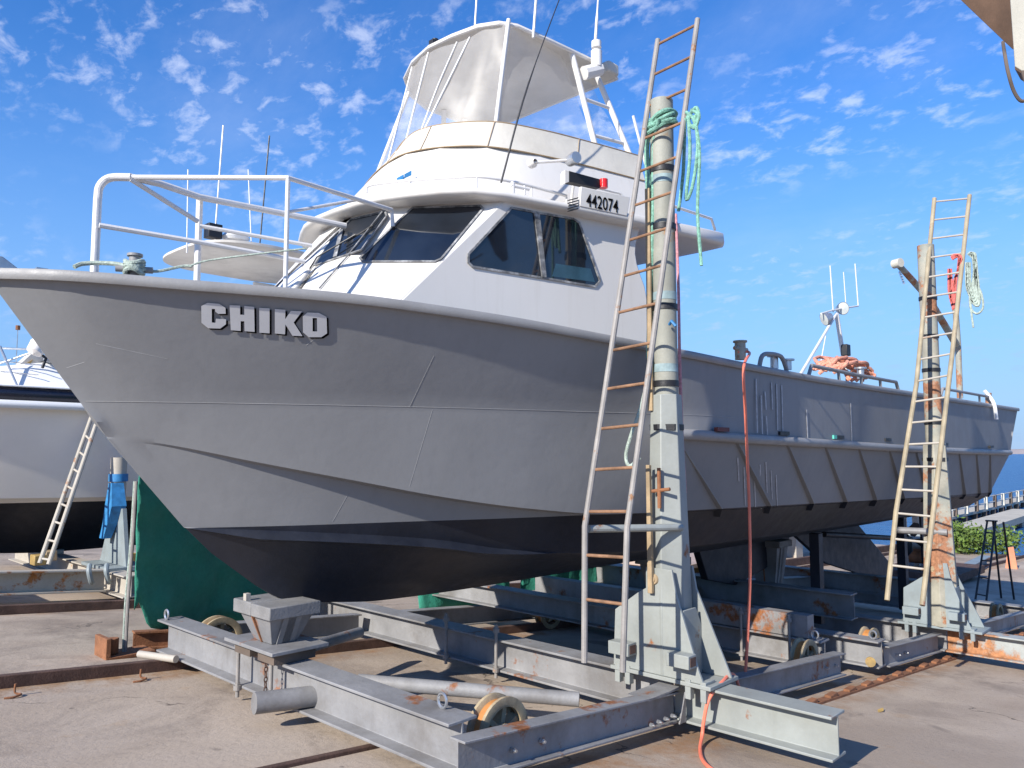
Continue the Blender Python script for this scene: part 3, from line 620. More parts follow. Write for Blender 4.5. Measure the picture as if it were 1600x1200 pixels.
for f in (lambda p: p, mir):
    MB().cyl(cp[0] if f(V((0, 0, 0))).y == 0 else V((4.72, 5.98, 3.54)), cp[1] if f(V((0, 0, 0))).y == 0 else V((4.30, 5.99, 2.47)), .018, 10).build('canopy_post', m_white2, boat)
    a0, a1, b0, b1 = PZ(893, 82, 3.55), PZ(931, 232, 2.68), PZ(925, 100, 3.55), PZ(985, 245, 2.68)
    if f(V((0, 0, 0))).y != 0: a0, b0 = V((a0.x, a0.y+.12, a0.z)), V((b0.x, b0.y+.12, b0.z))
    ar = MB(); ar.cyl(f(a0), f(a1), .026, 10).cyl(f(b0), f(b1), .026, 10)
    for k in (.48, .86): ar.cyl(f(a0.lerp(a1, k)), f(b0.lerp(b1, k)), .016, 8)
    ar.build('canopy_arch', m_white2, boat)
top = [V((x, y, cz(x, y)-.05)) for x, y in ch]; 
def curtain(ta, tb, ba, bb, nm='clear_curtain', n=6):
    mb = MB(); rows = []
    for j in range(n+1):
        r = []
        for i in range(n+1):
            u, v = i/n, j/n; p = ta.lerp(tb, u).lerp(ba.lerp(bb, u), v); r.append(mb.bm.verts.new(p+V((.012*math.sin(u*7+v*3), .012*math.sin(v*6+u*5), 0))))
        rows.append(r)
    for a_, b_ in zip(rows, rows[1:]):
        for i in range(n): mb.face([a_[i], a_[i+1], b_[i+1], b_[i]])
    return mb.build(nm, m_clear, boat, smooth=80)
bt = [V((x, y, ftz(x, y))) for x, y in ft]
T = [cp[0], V((4.40, 4.75, 3.52)), V((4.36, 5.25, 3.55))]; B = [cp[1], V((4.12, 5.0, 2.70)), V((4.12, 5.25, 2.67))]
zips = MB()
Ts = [V((4.72, 5.98, 3.54)), V((4.44, 5.58, 3.56)), T[2]]; Bs = [V((4.30, 5.99, 2.48)), V((4.19, 5.6, 2.58)), B[2]]
for TT, BB, e0_, e1_, g0_, g1_ in ((T, B, a0, a1, b0, b1), (Ts, Bs, V((5.7, 6.1, 3.52)), mir(a1), V((5.9, 6.0, 3.5)), mir(b1))):
    for i in range(2): curtain(TT[i], TT[i+1], BB[i], BB[i+1])
    curtain(TT[0], e0_, BB[0], e1_); curtain(e0_, g0_, e1_, g1_)
    zips.cyl(TT[1], BB[1], .009, 6)
    if TT is T: zips.tube(cat_curve([TT[1].lerp(TT[2], .3), TT[1].lerp(BB[1], .5)+V((-.02, .1, 0)), BB[1].lerp(BB[2], .2)], 6), .008, 6)
zips.cyl(T[2], B[2], .010, 6).build('curtain_zips', m_white2, boat)
# roof gear
def whip(p0, p1, r, nm, mt, mid=None):
    MB().tube(cat_curve([p0, mid or (p0+(p1-p0)*.5), p1], 6), [r]*7+[r*.6]*6 if True else r, 6).build(nm, mt, boat)
p = PZ(741, 58, 3.62); whip(p, PY(750, -90, p.y), .009, 'antenna', m_white2)
p = PZ(833, 38, 3.62)+V((0, 0, -.12)); whip(p, PY(842, -60, p.y), .012, 'antenna', m_white2)
p = PZ(928, 100, 3.5); whip(p, PY(937, -40, p.y), .014, 'antenna', m_white2)
p = PZ(783, 285, 2.0); whip(p, PY(900, -70, p.y+.0), .008, 'antenna', m_black, PY(826, 130, p.y))
c = PZ(680, 70, 3.66); MB().cyl(c+V((0, 0, -.06)), c+V((0, 0, .05)), .03).box(c.x-.05, c.x+.0, c.y-.03, c.y+.03, c.z-.03, c.z+.03).build('masthead_light', m_black, boat)
c = PZ(932, 85, 3.56); MB().cyl(c+V((0, 0, -.12)), c+V((0, 0, .03)), .05).cyl(c+V((0, 0, .06)), c+V((0, 0, .12)), .045).tube([c+V((-.12, .05, -.2)), c+V((.05, 0, -.12))], .06).build('radar_beacon', m_white2, boat)
c = PZ(948, 112, 3.52); MB().box(c.x-.1, c.x+.06, c.y-.1, c.y+.2, c.z-.06, c.z+.05).build('tail_light_box', m_cream, boat, bevel=.02)
# search light on its bracket
sA = PP(833, 254, V((4.3, 4.02, 2.3)), n_side); sB = PP(884, 253, V((4.6, 3.90, 2.3)), n_side)+V((0, -.06, 0))
sl = MB().cyl(sA, sB, .012, 8).lathe([(.001, -.03), (.04, -.03), (.04, .0), (.02, .03)], sA, n_side, 16).build('search_light_bracket', m_white2, boat)
MB().lathe([(.001, .07), (.045, .07), (.05, .05), (.045, -.03), (.001, -.05)], sB, (-.3, -1, 0), 18).build('search_light', m_alu, boat)
c = PZ(632, 244, 2.50); MB().box(c.x-.06, c.x-.01, c.y+.0, c.y+.07, c.z-.035, c.z+.04).build('flood_light', m_cream, boat, bevel=.01)
MB().box(c.x-.03, c.x+.03, c.y-.07, c.y-.005, c.z-.04, c.z+.055).build('flood_light_bracket', m_black, boat)
q0 = V((4.62, 3.86, 2.2)); nA, nB, nC, nD = [PP(x, y, q0, n_side) for x, y in ((889, 267), (937, 280), (937, 294), (889, 284))]
MB().slab([nA, nB, nC, nD], -n_side*.06).build('side_light_board', m_black, boat); MB().slab([PP(883, 266, q0, n_side), nA, nD, PP(883, 286, q0, n_side)], -n_side*.06).build('side_light_bracket', m_white, boat)
c = PP(943, 287, q0, n_side); MB().cyl(c+V((0, 0, -.035)), c+V((0, 0, .035)), .035).build('port_side_light', m_red, boat)
# small blue trim on the front of the flybridge
for px, py in ((596, 292), (607, 286), (620, 279), (632, 273)):
    p, q = PZ(px, py+6, 2.12), PZ(px+11, py+1, 2.15); MB().slab([p, q, q+V((0, 0, .035)), p+V((0, 0, .03))], (-.01, -.01, 0)).build('blue_trim', m_blue, boat)
c = PZ(798, 290, 2.0); MB().cyl(c, c+V((.16, -.04, .0)), .012, 8).cyl(c+V((.02, 0, -.06)), c+V((.02, 0, .03)), .018, 8).cyl(c+V((.12, -.03, -.05)), c+V((.12, -.03, .02)), .01, 8).build('horn', m_white2, boat)
# ---- bow rails
zt = 1.76
gA, gB_ = PZ(205, 277, zt), PZ(450, 278, zt+.02)
top0 = PZ(152.5, 312, 1.60); base = V((top0.x, top0.y, .9))
pu = MB().tube([base, top0]+cat_curve([top0, PZ(156, 291, 1.69), PZ(172, 278, zt-.01), gA], 5)[1:], .026, 12); pu.build('bow_rail_post', m_white2, boat)
hw = PZ(612, 328, zt+.03)
MB().tube([gA, gB_, hw, hw+V((.02, .01, -.12))], .017, 10).build('bow_rail', m_white2, boat)
iR = [gA, PZ(250, 287, zt), PZ(312, 308, zt), PZ(540, 353, zt-.02)]
MB().tube(iR, .024, 10).build('bow_rail', m_white2, boat)
p3 = PZ(312, 312, zt); MB().cyl(p3, (p3.x, p3.y, .9), .023, 10).build('bow_rail_post', m_white2, boat)
p4 = gB_; MB().cyl(p4, (p4.x, p4.y, .93), .015, 10).build('bow_rail_post', m_white2, boat)
mr_ = MB(); mr_.tube([PZ(155, 352, 1.42), PZ(310, 378, 1.41), PZ(476, 409, 1.37)], .017, 8); mr_.tube([PZ(312, 353, 1.54), PZ(487, 384, 1.50)], .015, 8)
mr_.tube([PZ(204, 280, zt-.015), PZ(309, 346, 1.57)], .017, 8); mr_.tube([PZ(452, 331, 1.56), PZ(560, 312, 1.83)], .011, 8); mr_.build('bow_mid_rail', m_white2, boat)
# bow bollard
c = PZ(210, 421, 1.10); bol = MB().cyl(c+V((0, 0, -.08)), c+V((0, 0, .08)), .033).cyl(c+V((0, 0, .08)), c+V((0, 0, .095)), .045).cyl(c+V((-.09, .05, .0)), c+V((.09, -.05, .0)), .02); bol.build('bow_bollard', m_hull_rail, boat)
# ---- after deck gear
def gpt(px, py, dy=.05): return PY(px, py, 3.45+dy)
c = gpt(1157, 562); MB().cyl(c, (c.x, c.y, c.z+.16), .05).cyl((c.x, c.y, c.z+.16), (c.x, c.y, c.z+.175), .065).cyl((c.x-.1, c.y, c.z+.10), (c.x+.12, c.y, c.z+.10), .02).build('deck_bollard', m_oldpost, boat)
MB().tube(cat_curve([gpt(1186, 575), gpt(1191, 556), gpt(1203, 553), gpt(1220, 557), gpt(1227, 572), gpt(1229, 580)], 4), .022, 8).build('deck_hoop', m_hull_rail, boat)
for px, py, s_ in ((1210, 576, 1), (1231, 578, .8), (1345, 592, 1)):
    c = gpt(px, py, .12); MB().cyl(c, c+V((0, 0, .12*s_)), .04).cyl(c+V((0, 0, .12*s_)), c+V((0, 0, .14*s_)), .07).build('capstan', m_alu, boat)
def deck_rail(pts, posts):
    mb = MB(); mb.tube(pts, .022, 8)
    for p in posts: mb.cyl(p, (p.x+.02, p.y, .74), .018, 8)
    mb.build('deck_rail', m_hull_rail, boat)
r1 = [gpt(1262, 592), gpt(1268, 571), gpt(1340, 586), gpt(1400, 597), gpt(1404, 612)]; deck_rail(r1, [gpt(1310, 580), gpt(1345, 587), gpt(1375, 593)])
r2 = [gpt(1470, 618), gpt(1473, 607), gpt(1545, 620), gpt(1549, 632)]; deck_rail(r2, [gpt(1500, 612), gpt(1530, 617)])
c = gpt(1545, 632, .1); MB().cyl(c, c+V((0, 0, .2)), .05).cyl(c+V((-.12, 0, .14)), c+V((.12, 0, .14)), .03).build('deck_bollard', m_oldpost, boat)
# aft mast
ym = 4.9; mA, mB, mC = PY(1307, 490, ym), PY(1322, 585, ym), PY(1250, 586, ym-.2)
mst = MB().cyl(mA, mB, .035).cyl(mA, mC, .022, 8).cyl(PY(1290, 525, ym), PY(1280, 580, ym), .008, 6); mst.build('aft_mast', m_white2, boat)
MB().tube([PY(1283, 490, ym), PY(1300, 485, ym), PY(1322, 481, ym), PY(1341, 478, ym)], .014, 8).build('mast_crosstree', m_white2, boat)
for a_, b_, r_ in (((1302, 488), (1297, 415), .010), ((1322, 480), (1318, 425), .008), ((1341, 478), (1336, 412), .010)): MB().cyl(PY(*a_, ym), PY(*b_, ym), r_, 6).build('mast_antenna', m_white2, boat)
for (px, py), dr in (((1316, 482), (-.55, -.8, -.1)), ((1290, 498), (-.6, .5, -.35))):
    c = PY(px, py, ym); fl = MB().lathe([(.001, -.12), (.06, -.1), (.10, 0), (.105, .03)], c, dr, 20).build('mast_flood_light', m_alu, boat)
    MB().lathe([(.001, .022), (.098, .022), (.098, .03), (.001, .04)], c, dr, 20).build('lamp_lens', m_lens, fl)
c = PY(1321, 547, ym-.05); MB().box(c.x-.06, c.x+.09, c.y-.05, c.y+.05, c.z-.09, c.z+.09).build('mast_speaker', m_black, boat, bevel=.01)
yb = 4.0; bo_ = MB().tube([PY(1405, 415, yb), PY(1450, 465, yb), PY(1494, 538, yb)], [.045, .055, .06], 12); bo_.tube([PY(1492, 470, yb), PY(1497, 540, yb), PY(1500, 622, yb)], .05, 10); bo_.build('derrick_boom', m_oldpost, boat)
c = PY(1403, 412, yb); MB().cyl(c+V((-.05, -.06, 0)), c+V((.0, .06, 0)), .07).build('boom_sheave', m_creambeam, boat)
mb = MB()
for k in range(5): p = PY(1406+k*1.5, 424+k*4, yb); mb.cyl(p, p+V((0, 0, -.035)), .018, 6)
mb.build('boom_chain', m_alu, boat)

# ---------------------------------------------------------------- trolleys
def wheel(parent, c, r=.19, w=.12):
    X, Y, Z = c; ax = V((0, 1, 0))
    wh_ = MB().lathe([(r*.80, -w/2+.025), (r*.86, -w/2+.03), (r*.86, w/2-.03), (r*.80, w/2-.025)], c, ax, 36).build('trolley_wheel', m_wheelo, parent)
    mb = MB()
    for s_ in (-1, 1): mb.lathe([(r*.72, s_*(w/2-.035)), (r*.72, s_*w/2), (r*.80, s_*(w/2+.004)), (r, s_*w/2), (r, s_*(w/2-.02)), (r*.86, s_*(w/2-.032)), (r*.72, s_*(w/2-.035))], c, ax, 36)
    mb.build('wheel_rim', m_wheelc, wh_)
    mb = MB()
    for k in range(6):
        a_ = k*math.pi/3+.35; u = V((math.cos(a_), 0, math.sin(a_))); q = V((-math.sin(a_), 0, math.cos(a_)))
        mb.obox(V(c)+u*r*.45, u*r*.32, q*.016, ax*.035)
    mb.lathe([(.001, -.06), (.05, -.06), (.05, .06), (.001, .06)], c, ax, 16); mb.build('wheel_spokes', m_wheelc, wh_)
def clamp_rod(parent, x, y, zb, zt_, r=.014):
    mb = MB().cyl((x, y, zb), (x, y, zt_), r, 10)
    for z in (zb+.05, zt_-.07): mb.cyl((x, y, z), (x, y, z+.035), r*2.1, 12).cyl((x, y, z+.035), (x, y, z+.05), r*1.5, 6)
    mb.build('clamp_rod', m_ladder, parent)
def eye(parent, p): MB().tube([V(p)+V((.0, .035*math.cos(a_), .045+.04*math.sin(a_))) for a_ in np.linspace(-.5*math.pi, 1.5*math.pi, 14)], .009, 6).build('lifting_eye', m_alu, parent)
def crossbeam(parent, X, y0, y1, mt=m_steel, h=.27, w=.21, hb=.10, nm='cross_beam'):
    z = gz(X)+hb; o = MB().ibeam((X, y0, z), (X, y1, z), h, w, .018, .014).build(nm, mt, parent, bevel=.004)
    st = MB()
    for y in np.arange(y0+.45, y1-.3, 1.15): st.box(X-w/2+.012, X-.0075, y, y+.012, z+.019, z+h-.019)
    return o
def sidebeam(parent, x0, x1, Y, h=.21, w=.12, hb=.09, nm='side_channel'):
    MB().ibeam((x0, Y, gz(x0)+hb), (x1, Y, gz(x1)+hb), h, w, .014, .011).build(nm, m_steel, parent, bevel=.003)
    pass
def bolts(parent, pts, d=(0, -1, 0), r=.014):
    mb = MB(); d = V(d)
    for p in pts: mb.cyl(V(p), V(p)+d*.025, r, 6).cyl(V(p)+d*.025, V(p)+d*.04, r*.6, 8)
    mb.build('bolts', m_alu, parent)
T1 = thing('slipway_trolley', (5.0, 5.1, gz(5)), 'grey steel beam trolley under the bow with a stubby round pipe end', 'trolley', 'boat trolleys on the slip')
crossbeam(T1, 2.98, 3.245, 7.02); crossbeam(T1, 5.05, 3.25, 8.2)
crossbeam(T1, 5.05, 2.06, 3.235, m_pale, nm='beam_extension'); crossbeam(T1, 7.98, 3.36, 7.4)
sidebeam(T1, 2.88, 4.93, 3.18); sidebeam(T1, 3.10, 4.93, 6.98); sidebeam(T1, 5.17, 7.86, 3.17); sidebeam(T1, 5.17, 7.86, 6.98)
for x, y in ((3.42, 3.42), (3.28, 6.72), (7.62, 3.42), (7.62, 6.72), (5.5, 3.55)): 
    if x != 5.5: wheel(T1, (x, y, gz(x)+.205), .20)
bolts(T1, [(x, 3.17, gz(x)+.09+dz) for x, dz in ((3.28, .09), (3.52, .10), (7.5, .1), (7.72, .1))])
bolts(T1, [(4.56+k*.085, 3.12, gz(4.6)+.09+.045) for k in range(4)])
# fish plate and end plates
MB().box(4.55, 4.95, 3.12, 3.3, gz(4.8)+.305, gz(4.8)+.318).build('joint_plate', m_steel, T1)
MB().slab([(4.94, 3.08, gz(4.9)+.30), (4.94, 3.08, gz(4.9)+.10), (4.86, 3.08, gz(4.9)+.10)], (0, .012, 0)).build('gusset', m_steel, T1)
pA, pB = PG(397, 1099, .17), PG(528, 1083, .19)
MB().tube([pA, pA.lerp(pB, .05), pB], .068, 22).build('pipe_stub', m_steel, T1, bevel=0)
MB().tube(cat_curve([pB+V((-.05, 0, -.02)), pB+V((-.01, -.03, -.09)), pB+V((.0, -.05, -.13))], 4), .05, 14).build('pipe_bracket', m_steel, T1)
MB().cyl(PG(560, 1064, .20), PG(905, 1093, .22), .05, 16).build('brace_pipe', m_steel, T1)
MB().cyl(PG(480, 1012, .33), PG(562, 988, .33), .045, 14).build('strut_pipe', m_steel, T1)
for px, py in ((372, 1040), (424, 1040)): p = PX(px, py, 2.855); clamp_rod(T1, p.x, p.y, gz(3)+.04, gz(3)+.47)
for px, py in ((775, 1010), (697, 995)): p = PX(px, py, 4.92); clamp_rod(T1, p.x, p.y, gz(5)+.05, gz(5)+.50)
for px, py in ((1157, 945), (1232, 955)): p = PX(px, py, 7.85); clamp_rod(T1, p.x, p.y, gz(8)+.05, gz(8)+.60)
eye(T1, (2.92, 6.94, gz(3)+.372)); eye(T1, (3.02, 3.46, gz(3)+.372)); eye(T1, (7.95, 3.45, gz(8)+.372))
# chain hanging by the front clamps
mb = MB(); p = PX(416, 1030, 2.84)
for k in range(9): mb.tube([p+V((0, .012*math.cos(a_)*(k % 2), -k*.034+.022*math.sin(a_)))+V((.012*math.cos(a_)*(1-k % 2), 0, 0)) for a_ in np.linspace(0, 2*math.pi, 9)], .0045, 5)
mb.build('chain', m_rustdark, T1)
tag(T1, None)

T2 = thing('slipway_trolley', (11.5, 5.1, gz(11.5)), 'grey steel beam trolley under the stern, its outer beam orange with rust at the right', 'trolley', 'boat trolleys on the slip')
crossbeam(T2, 8.62, 3.04, 7.4); crossbeam(T2, 10.65, 3.0, 8.0); crossbeam(T2, 10.65, .3, 2.99, M('rust_bled_paint', (.33, .35, .34), .6, var=.12, rust=.72, rscale=1.5, rcol=(.34, .16, .075), dirt=.5), nm='beam_extension'); crossbeam(T2, 15.3, 2.9, 7.4)
sidebeam(T2, 8.74, 10.53, 3.07); sidebeam(T2, 8.74, 10.53, 6.98); sidebeam(T2, 10.77, 15.2, 3.1); sidebeam(T2, 10.77, 15.2, 6.98)
for x, y in ((9.25, 3.40), (9.25, 6.7), (14.8, 3.42), (14.8, 6.7)): wheel(T2, (x, y, gz(x)+.205), .20)
bolts(T2, [(x, 3.06, gz(x)+.18) for x in (9.1, 9.35)])
eye(T2, (8.6, 3.12, gz(8.6)+.372)); eye(T2, (15.3, 3.0, gz(15.3)+.372))
c = V((8.45, 3.1, gz(8.4)+.16)); MB().lathe([(.001, -.02), (.045, -.02), (.05, .02), (.001, .02)], c, (-.9, -.4, 0), 14).build('yellow_sheave', m_yellow, T2)
for x in (9.8, 12.9): 
    for y in (4.2, 6.3): MB().box(x-.06, x+.06, y-.06, y+.06, gz(x)+.3, -1.2 if abs(y-Yc) < .4 else -1.02).build('hull_prop', m_anti, T2)
MB().ibeam((8.7, 5.9, gz(8.7)+.38), (15.2, 5.9, gz(15.2)+.38), .22, .18).build('long_beam', m_steel, T2)
MB().box(7.9, 8.05, 3.5, 7.2, gz(8)+.38, gz(8)+.60).build('bolster', m_steel, T1)

for xx in (9.65, 13.6): MB().ibeam((xx, 3.7, gz(xx)+.42), (xx, 7.6, gz(xx)+.42), .30, .2).build('bolster', m_steel, T2, bevel=.004)
MB().ibeam((6.5, 3.9, gz(6.5)+.36), (6.5, 7.6, gz(6.5)+.36), .22, .18).build('bolster', m_steel, T1, bevel=.004)
# keel blocks
def keel_block(x, y, ztop, label, small=False):
    zb = gz(x)+.372; k = thing('keel_block', (x, y, zb), label, 'keel block', 'blocks carrying the keel')
    MB().box(x-.22, x+.22, y-.34, y+.34, zb+.075, zb+.10).build('base_plate', m_steel, k, bevel=.004)
    MB().box(x-.17, x+.15, y-.28, y-.06, zb+.002, zb+.073).box(x-.17, x+.15, y+.05, y+.27, zb+.002, zb+.073).build('packer', m_dkwood, k)
    z0_, z1_ = zb+.102, ztop-.095
    MB().loft([[(x-.10, y-.12, z0_), (x+.10, y-.12, z0_), (x+.10, y+.12, z0_), (x-.10, y+.12, z0_)], [(x-.17, y-.21, z1_), (x+.17, y-.21, z1_), (x+.17, y+.21, z1_), (x-.17, y+.21, z1_)]]).build('tapered_stand', m_steel, k, bevel=.004)
    MB().slab([(x-.11, y, z0_), (x-.19, y, z1_), (x-.06, y, z1_), (x-.06, y, z0_)], (0, .014, 0)).build('rib_plate', m_rust, k)
    for s_ in (-1, 1): MB().slab([(x+.02*s_-.05, y-.122, z0_), (x+.02*s_-.05, y-.215, z1_), (x+.02*s_+.05, y-.215, z1_), (x+.02*s_+.05, y-.122, z0_)], (0, -.012, 0)).build('rib_plate', m_steel, k)
    MB().box(x-.20, x+.20, y-.26, y+.0, z1_+.002, ztop-.004).box(x-.20, x+.20, y+.003, y+.26, z1_+.002, ztop).build('pad', m_padtop, k, bevel=.008)
    MB().box(x-.195, x-.16, y+.08, y+.12, ztop+.001, ztop+.05).build('wedge', m_rustwhite, k)
keel_block(2.98, 5.22, -1.055, 'grey keel block with tapered legs under the bow, nearest the camera')
keel_block(7.98, 5.25, -1.225, 'shadowed keel block under the middle of the hull', True)
keel_block(10.65, 5.25, -1.235, 'shadowed keel block below the stern beside the far post', True)

# ---------------------------------------------------------------- support posts
def support_post(X, Y, ztop, label, pmat, bmat, zcol=.4, taper=(.165, .115), s=1.0, pm=None, straps=(), blue=False, base_w=(.45, .5)):
    zb = gz(X)+.372; p = thing('support_post', (X, Y, zb), label, 'support post', 'posts propping the boats upright')
    MB().cyl((X, Y, zcol-.05), (X, Y, ztop), .088*s, 24).build('pipe', pmat, p, bevel=.006)
    def ring(r, z, rot=.2): return [(X+r*math.cos(rot+k*math.pi/3), Y+r*math.sin(rot+k*math.pi/3), z) for k in range(6)]
    MB().loft([ring(taper[0], zb+.03), ring(taper[0], zb+.55), ring(taper[1], zcol)]).build('column', bmat, p, bevel=.006)
    MB().box(X-.17, X+.22, Y-.42*s, Y+.42*s, zb+.002, zb+.03).build('base_plate', pm or bmat, p, bevel=.004)
    # transverse gusset plates facing the bow
    for xx, dy in ((X-.155, 0), (X+.12, -.06)):
        MB().slab([(xx, Y+.10, zb+.78), (xx, Y+.10, zb+.63), (xx, Y+.17, zb+.59), (xx, Y+.38, zb+.44), (xx, Y+.40, zb+.032), (xx, Y-.36+dy, zb+.032), (xx, Y-.32+dy, zb+.12), (xx, Y-.15, zb+.62), (xx, Y-.12, zb+.78)], (.02, 0, 0)).build('gusset_plate', pm or bmat, p, bevel=.003)
    for yy in (Y-.19, Y+.2): MB().slab([(X-.13, yy, zb+.032), (X+.22, yy, zb+.032), (X+.21, yy, zb+.2), (X+.05, yy, zb+.5), (X-.12, yy, zb+.5)], (0, .018, 0)).build('gusset_plate', pm or bmat, p, bevel=.003)
    for yy in (Y-.22, Y+.28):
        bx = MB(); bx.loft([[(X-.26, yy-.09, zb+.14), (X-.26, yy+.09, zb+.14), (X-.26, yy+.09, zb+.23), (X-.26, yy-.09, zb+.23)], [(X-.158, yy-.09, zb+.14), (X-.158, yy+.09, zb+.14), (X-.158, yy+.09, zb+.23), (X-.158, yy-.09, zb+.23)]]); bx.build('fork_sleeve', pm or bmat, p, bevel=.004)
        MB().box(X-.24, X-.17, yy-.094, yy-.0905, zb+.155, zb+.215).build('sleeve_opening', m_rustdark, p)
    for yy in (Y-.36, Y-.24, Y+.27, Y+.36):
        MB().box(X-.165, X-.112, yy-.022, yy+.022, zb-.085, zb+.05).box(X-.112, X-.04, yy-.022, yy+.022, zb+.031, zb+.05).build('clamp', pm or bmat, p, bevel=.003)
    MB().lathe([(.001, .02), (.018, .02), (.022, .012), (.034, .012), (.04, 0)], (X-.157, Y+.03, zb+.70), (-1, 0, 0), 20).build('pivot_boss', m_timber, p)
    for z in straps:
        f_ = .092*s if z > zcol else (taper[0]+(taper[1]-taper[0])*ramp(z, zb+.55, zcol))*.99
        MB().lathe([(f_, -.022), (f_+.004, -.022), (f_+.004, .022), (f_, .022)], (X, Y, z), (0, 0, 1), 28 if z > zcol else 6).build('rubber_strap', m_black, p)
    return p
def pz1(y): return PX(1037, y, 5.05).z
p1 = support_post(5.05, 3.27, pz1(156), 'pale green-grey propping post beside the wheelhouse, green rope tied round its top', m_postup, m_pale, .42, straps=[pz1(y) for y in (266, 356, 481, 600, 668)])
MB().slab([(5.05-.165, 3.30, -.10), (5.05-.165, 3.33, -.10), (5.05-.165, 3.33, -1.02), (5.05-.165, 3.29, -1.02)], (-.03, 0, 0)).build('timber_batten', m_timber, p1, bevel=.003)
MB().box(4.945, 4.965, 3.325, 3.365, .3, 2.0).build('timber_batten', m_timber, p1, bevel=.003)
c = PX(1030, 768, 4.88); MB().cyl(c+V((0, 0, -.12)), c+V((0, 0, .17)), .014, 8).cyl(c+V((0, -.09, .02)), c+V((0, .06, .0)), .013, 8).build('rusty_pin', m_rust, p1)
MB().cyl(PX(1065, 824, 5.0), V((4.22, 3.36, -.52)), .026, 12).build('ladder_arm', m_pale, p1)
for z, mt in ((pz1(282), m_lblue), (pz1(464), m_lblue), (pz1(576), m_lblue)): MB().lathe([(.0885, -.03), (.0905, -.03), (.0905, .03), (.0885, .03)], (5.05, 3.27, z), (0, 0, 1), 28).build('tape_band', mt, p1)
c = PX(1046, 507, 4.97); MB().tube([c, c+V((-.02, -.03, .02)), c+V((-.01, -.06, -.02))], .012, 6).build('twine_knot', m_blue, p1)
p2 = support_post(10.62, 3.03, PX(1466, 380, 10.62).z, 'peeling rust-streaked propping post near the stern, red and green ropes hung on it', m_oldpost, m_oldpost, .1, taper=(.2, .14), s=1.1, pm=m_bluegrey, straps=(1.9, 1.42, 1.0, .35, -.1))
MB().cyl(PX(1395, 828, 10.4), PX(1480, 832, 10.5), .04, 12).build('ladder_arm', m_steel, p2)
pl = thing('propping_post', (4.0, 11.2, gz(4)+.37), 'blue and cream propping post standing beside the white cruiser', 'support post', 'posts propping the boats upright')
MB().cyl((4.0, 11.2, -.95), (4.0, 11.2, PX(197, 715, 4.0).z), .10, 18).build('pipe', m_rustwhite, pl)
MB().lathe([(.105, -.05), (.12, -.05), (.12, .05), (.105, .05)], (4.0, 11.2, PX(197, 747, 4.0).z), (0, 0, 1), 16).build('strap', m_blue, pl)
MB().loft([[(3.88, 11.08, -.42), (4.02, 11.06, -.42), (4.03, 11.2, -.42), (3.88, 11.2, -.42)], [(3.86, 11.0, -.72), (4.04, 10.98, -.72), (4.05, 11.25, -.72), (3.86, 11.25, -.72)], [(3.86, 11.12, -.95), (3.98, 11.1, -.95), (4.0, 11.3, -.95), (3.86, 11.3, -.95)], [(3.84, 11.2, -1.15), (3.94, 11.2, -1.15), (3.94, 11.34, -1.15), (3.84, 11.34, -1.15)]]).build('blue_sleeve', m_blue, pl)
MB().slab([(3.98, 10.95, -.75), (3.98, 10.75, -1.5), (3.98, 11.7, -1.5), (3.98, 11.35, -.8)], (.05, 0, 0)).build('gusset_plate', m_bluegrey, pl)
MB().box(3.75, 4.25, 10.7, 11.7, gz(4)+.372, gz(4)+.42).build('base_plate', m_bluegrey, pl)

# ---------------------------------------------------------------- ladders
def ladder(root, L, Rr, mats, n, lo, hi, r=.021, rr=.011):
    """L, Rr: polylines of the two stringers"""
    for pl_ in (L, Rr): MB().tube(pl_, r, 10).build('stringer', mats[0], root)
    def at(pl_, t_):
        ls = [(b-a).length for a, b in zip(pl_, pl_[1:])]; d = t_*sum(ls)
        for a, b, l in zip(pl_, pl_[1:], ls):
            if d <= l: return a.lerp(b, d/l)
            d -= l
        return pl_[-1]
    for k in range(n):
        t_ = lo+(hi-lo)*k/(n-1); MB().cyl(at(L, t_), at(Rr, t_), rr, 8).build('rung', mats[1], root)
yl, yr = 3.345, 3.035
l1 = thing('steel_ladder', (4.15, 3.2, gz(4.15)+.4), 'tall grey pipe ladder with rusty rungs leaning on the near post', 'ladder', 'ladders up to the boats')
Lb, Lk, Lt = PY(913, 1035, yl), PY(914, 822, yl), PY(1028, 62, yl); Rb, Rk, Rt_ = PY(973, 1050, yr), PY(980, 824, yr), PY(1090, 30, yr)
ladder(l1, [Lb, Lk, Lk.lerp(Lt, .04), Lt], [Rb, Rk, Rk.lerp(Rt_, .04), Rt_], (m_ladder, m_rung), 16, .085, .99)
l2 = thing('steel_ladder', (8.8, 2.8, gz(8.8)+.4), 'yellowed ladder with pale rungs leaning on the rusty far post', 'ladder', 'ladders up to the boats')
ya, yb2 = 2.97, 2.62
ladder(l2, [PY(1386, 938, ya), PY(1400, 800, ya), PY(1432, 600, ya), PY(1460, 310, ya)], [PY(1441, 946, yb2), PY(1462, 770, yb2), PY(1487, 560, yb2), PY(1515, 305, yb2)], (m_ladder2, m_rustwhite), 18, .07, .99, .026, .012)
l3 = thing('steel_ladder', (3.0, 11.0, -1.4), 'cream painted ladder leaning against the white cruiser', 'ladder', 'ladders up to the boats')
ladder(l3, [PY(62, 880, 11.1), PY(143, 652, 11.35)], [PY(76, 882, 10.95), PY(151, 661, 11.2)], (m_rustwhite, m_rustwhite), 8, .03, .87, .028, .014)

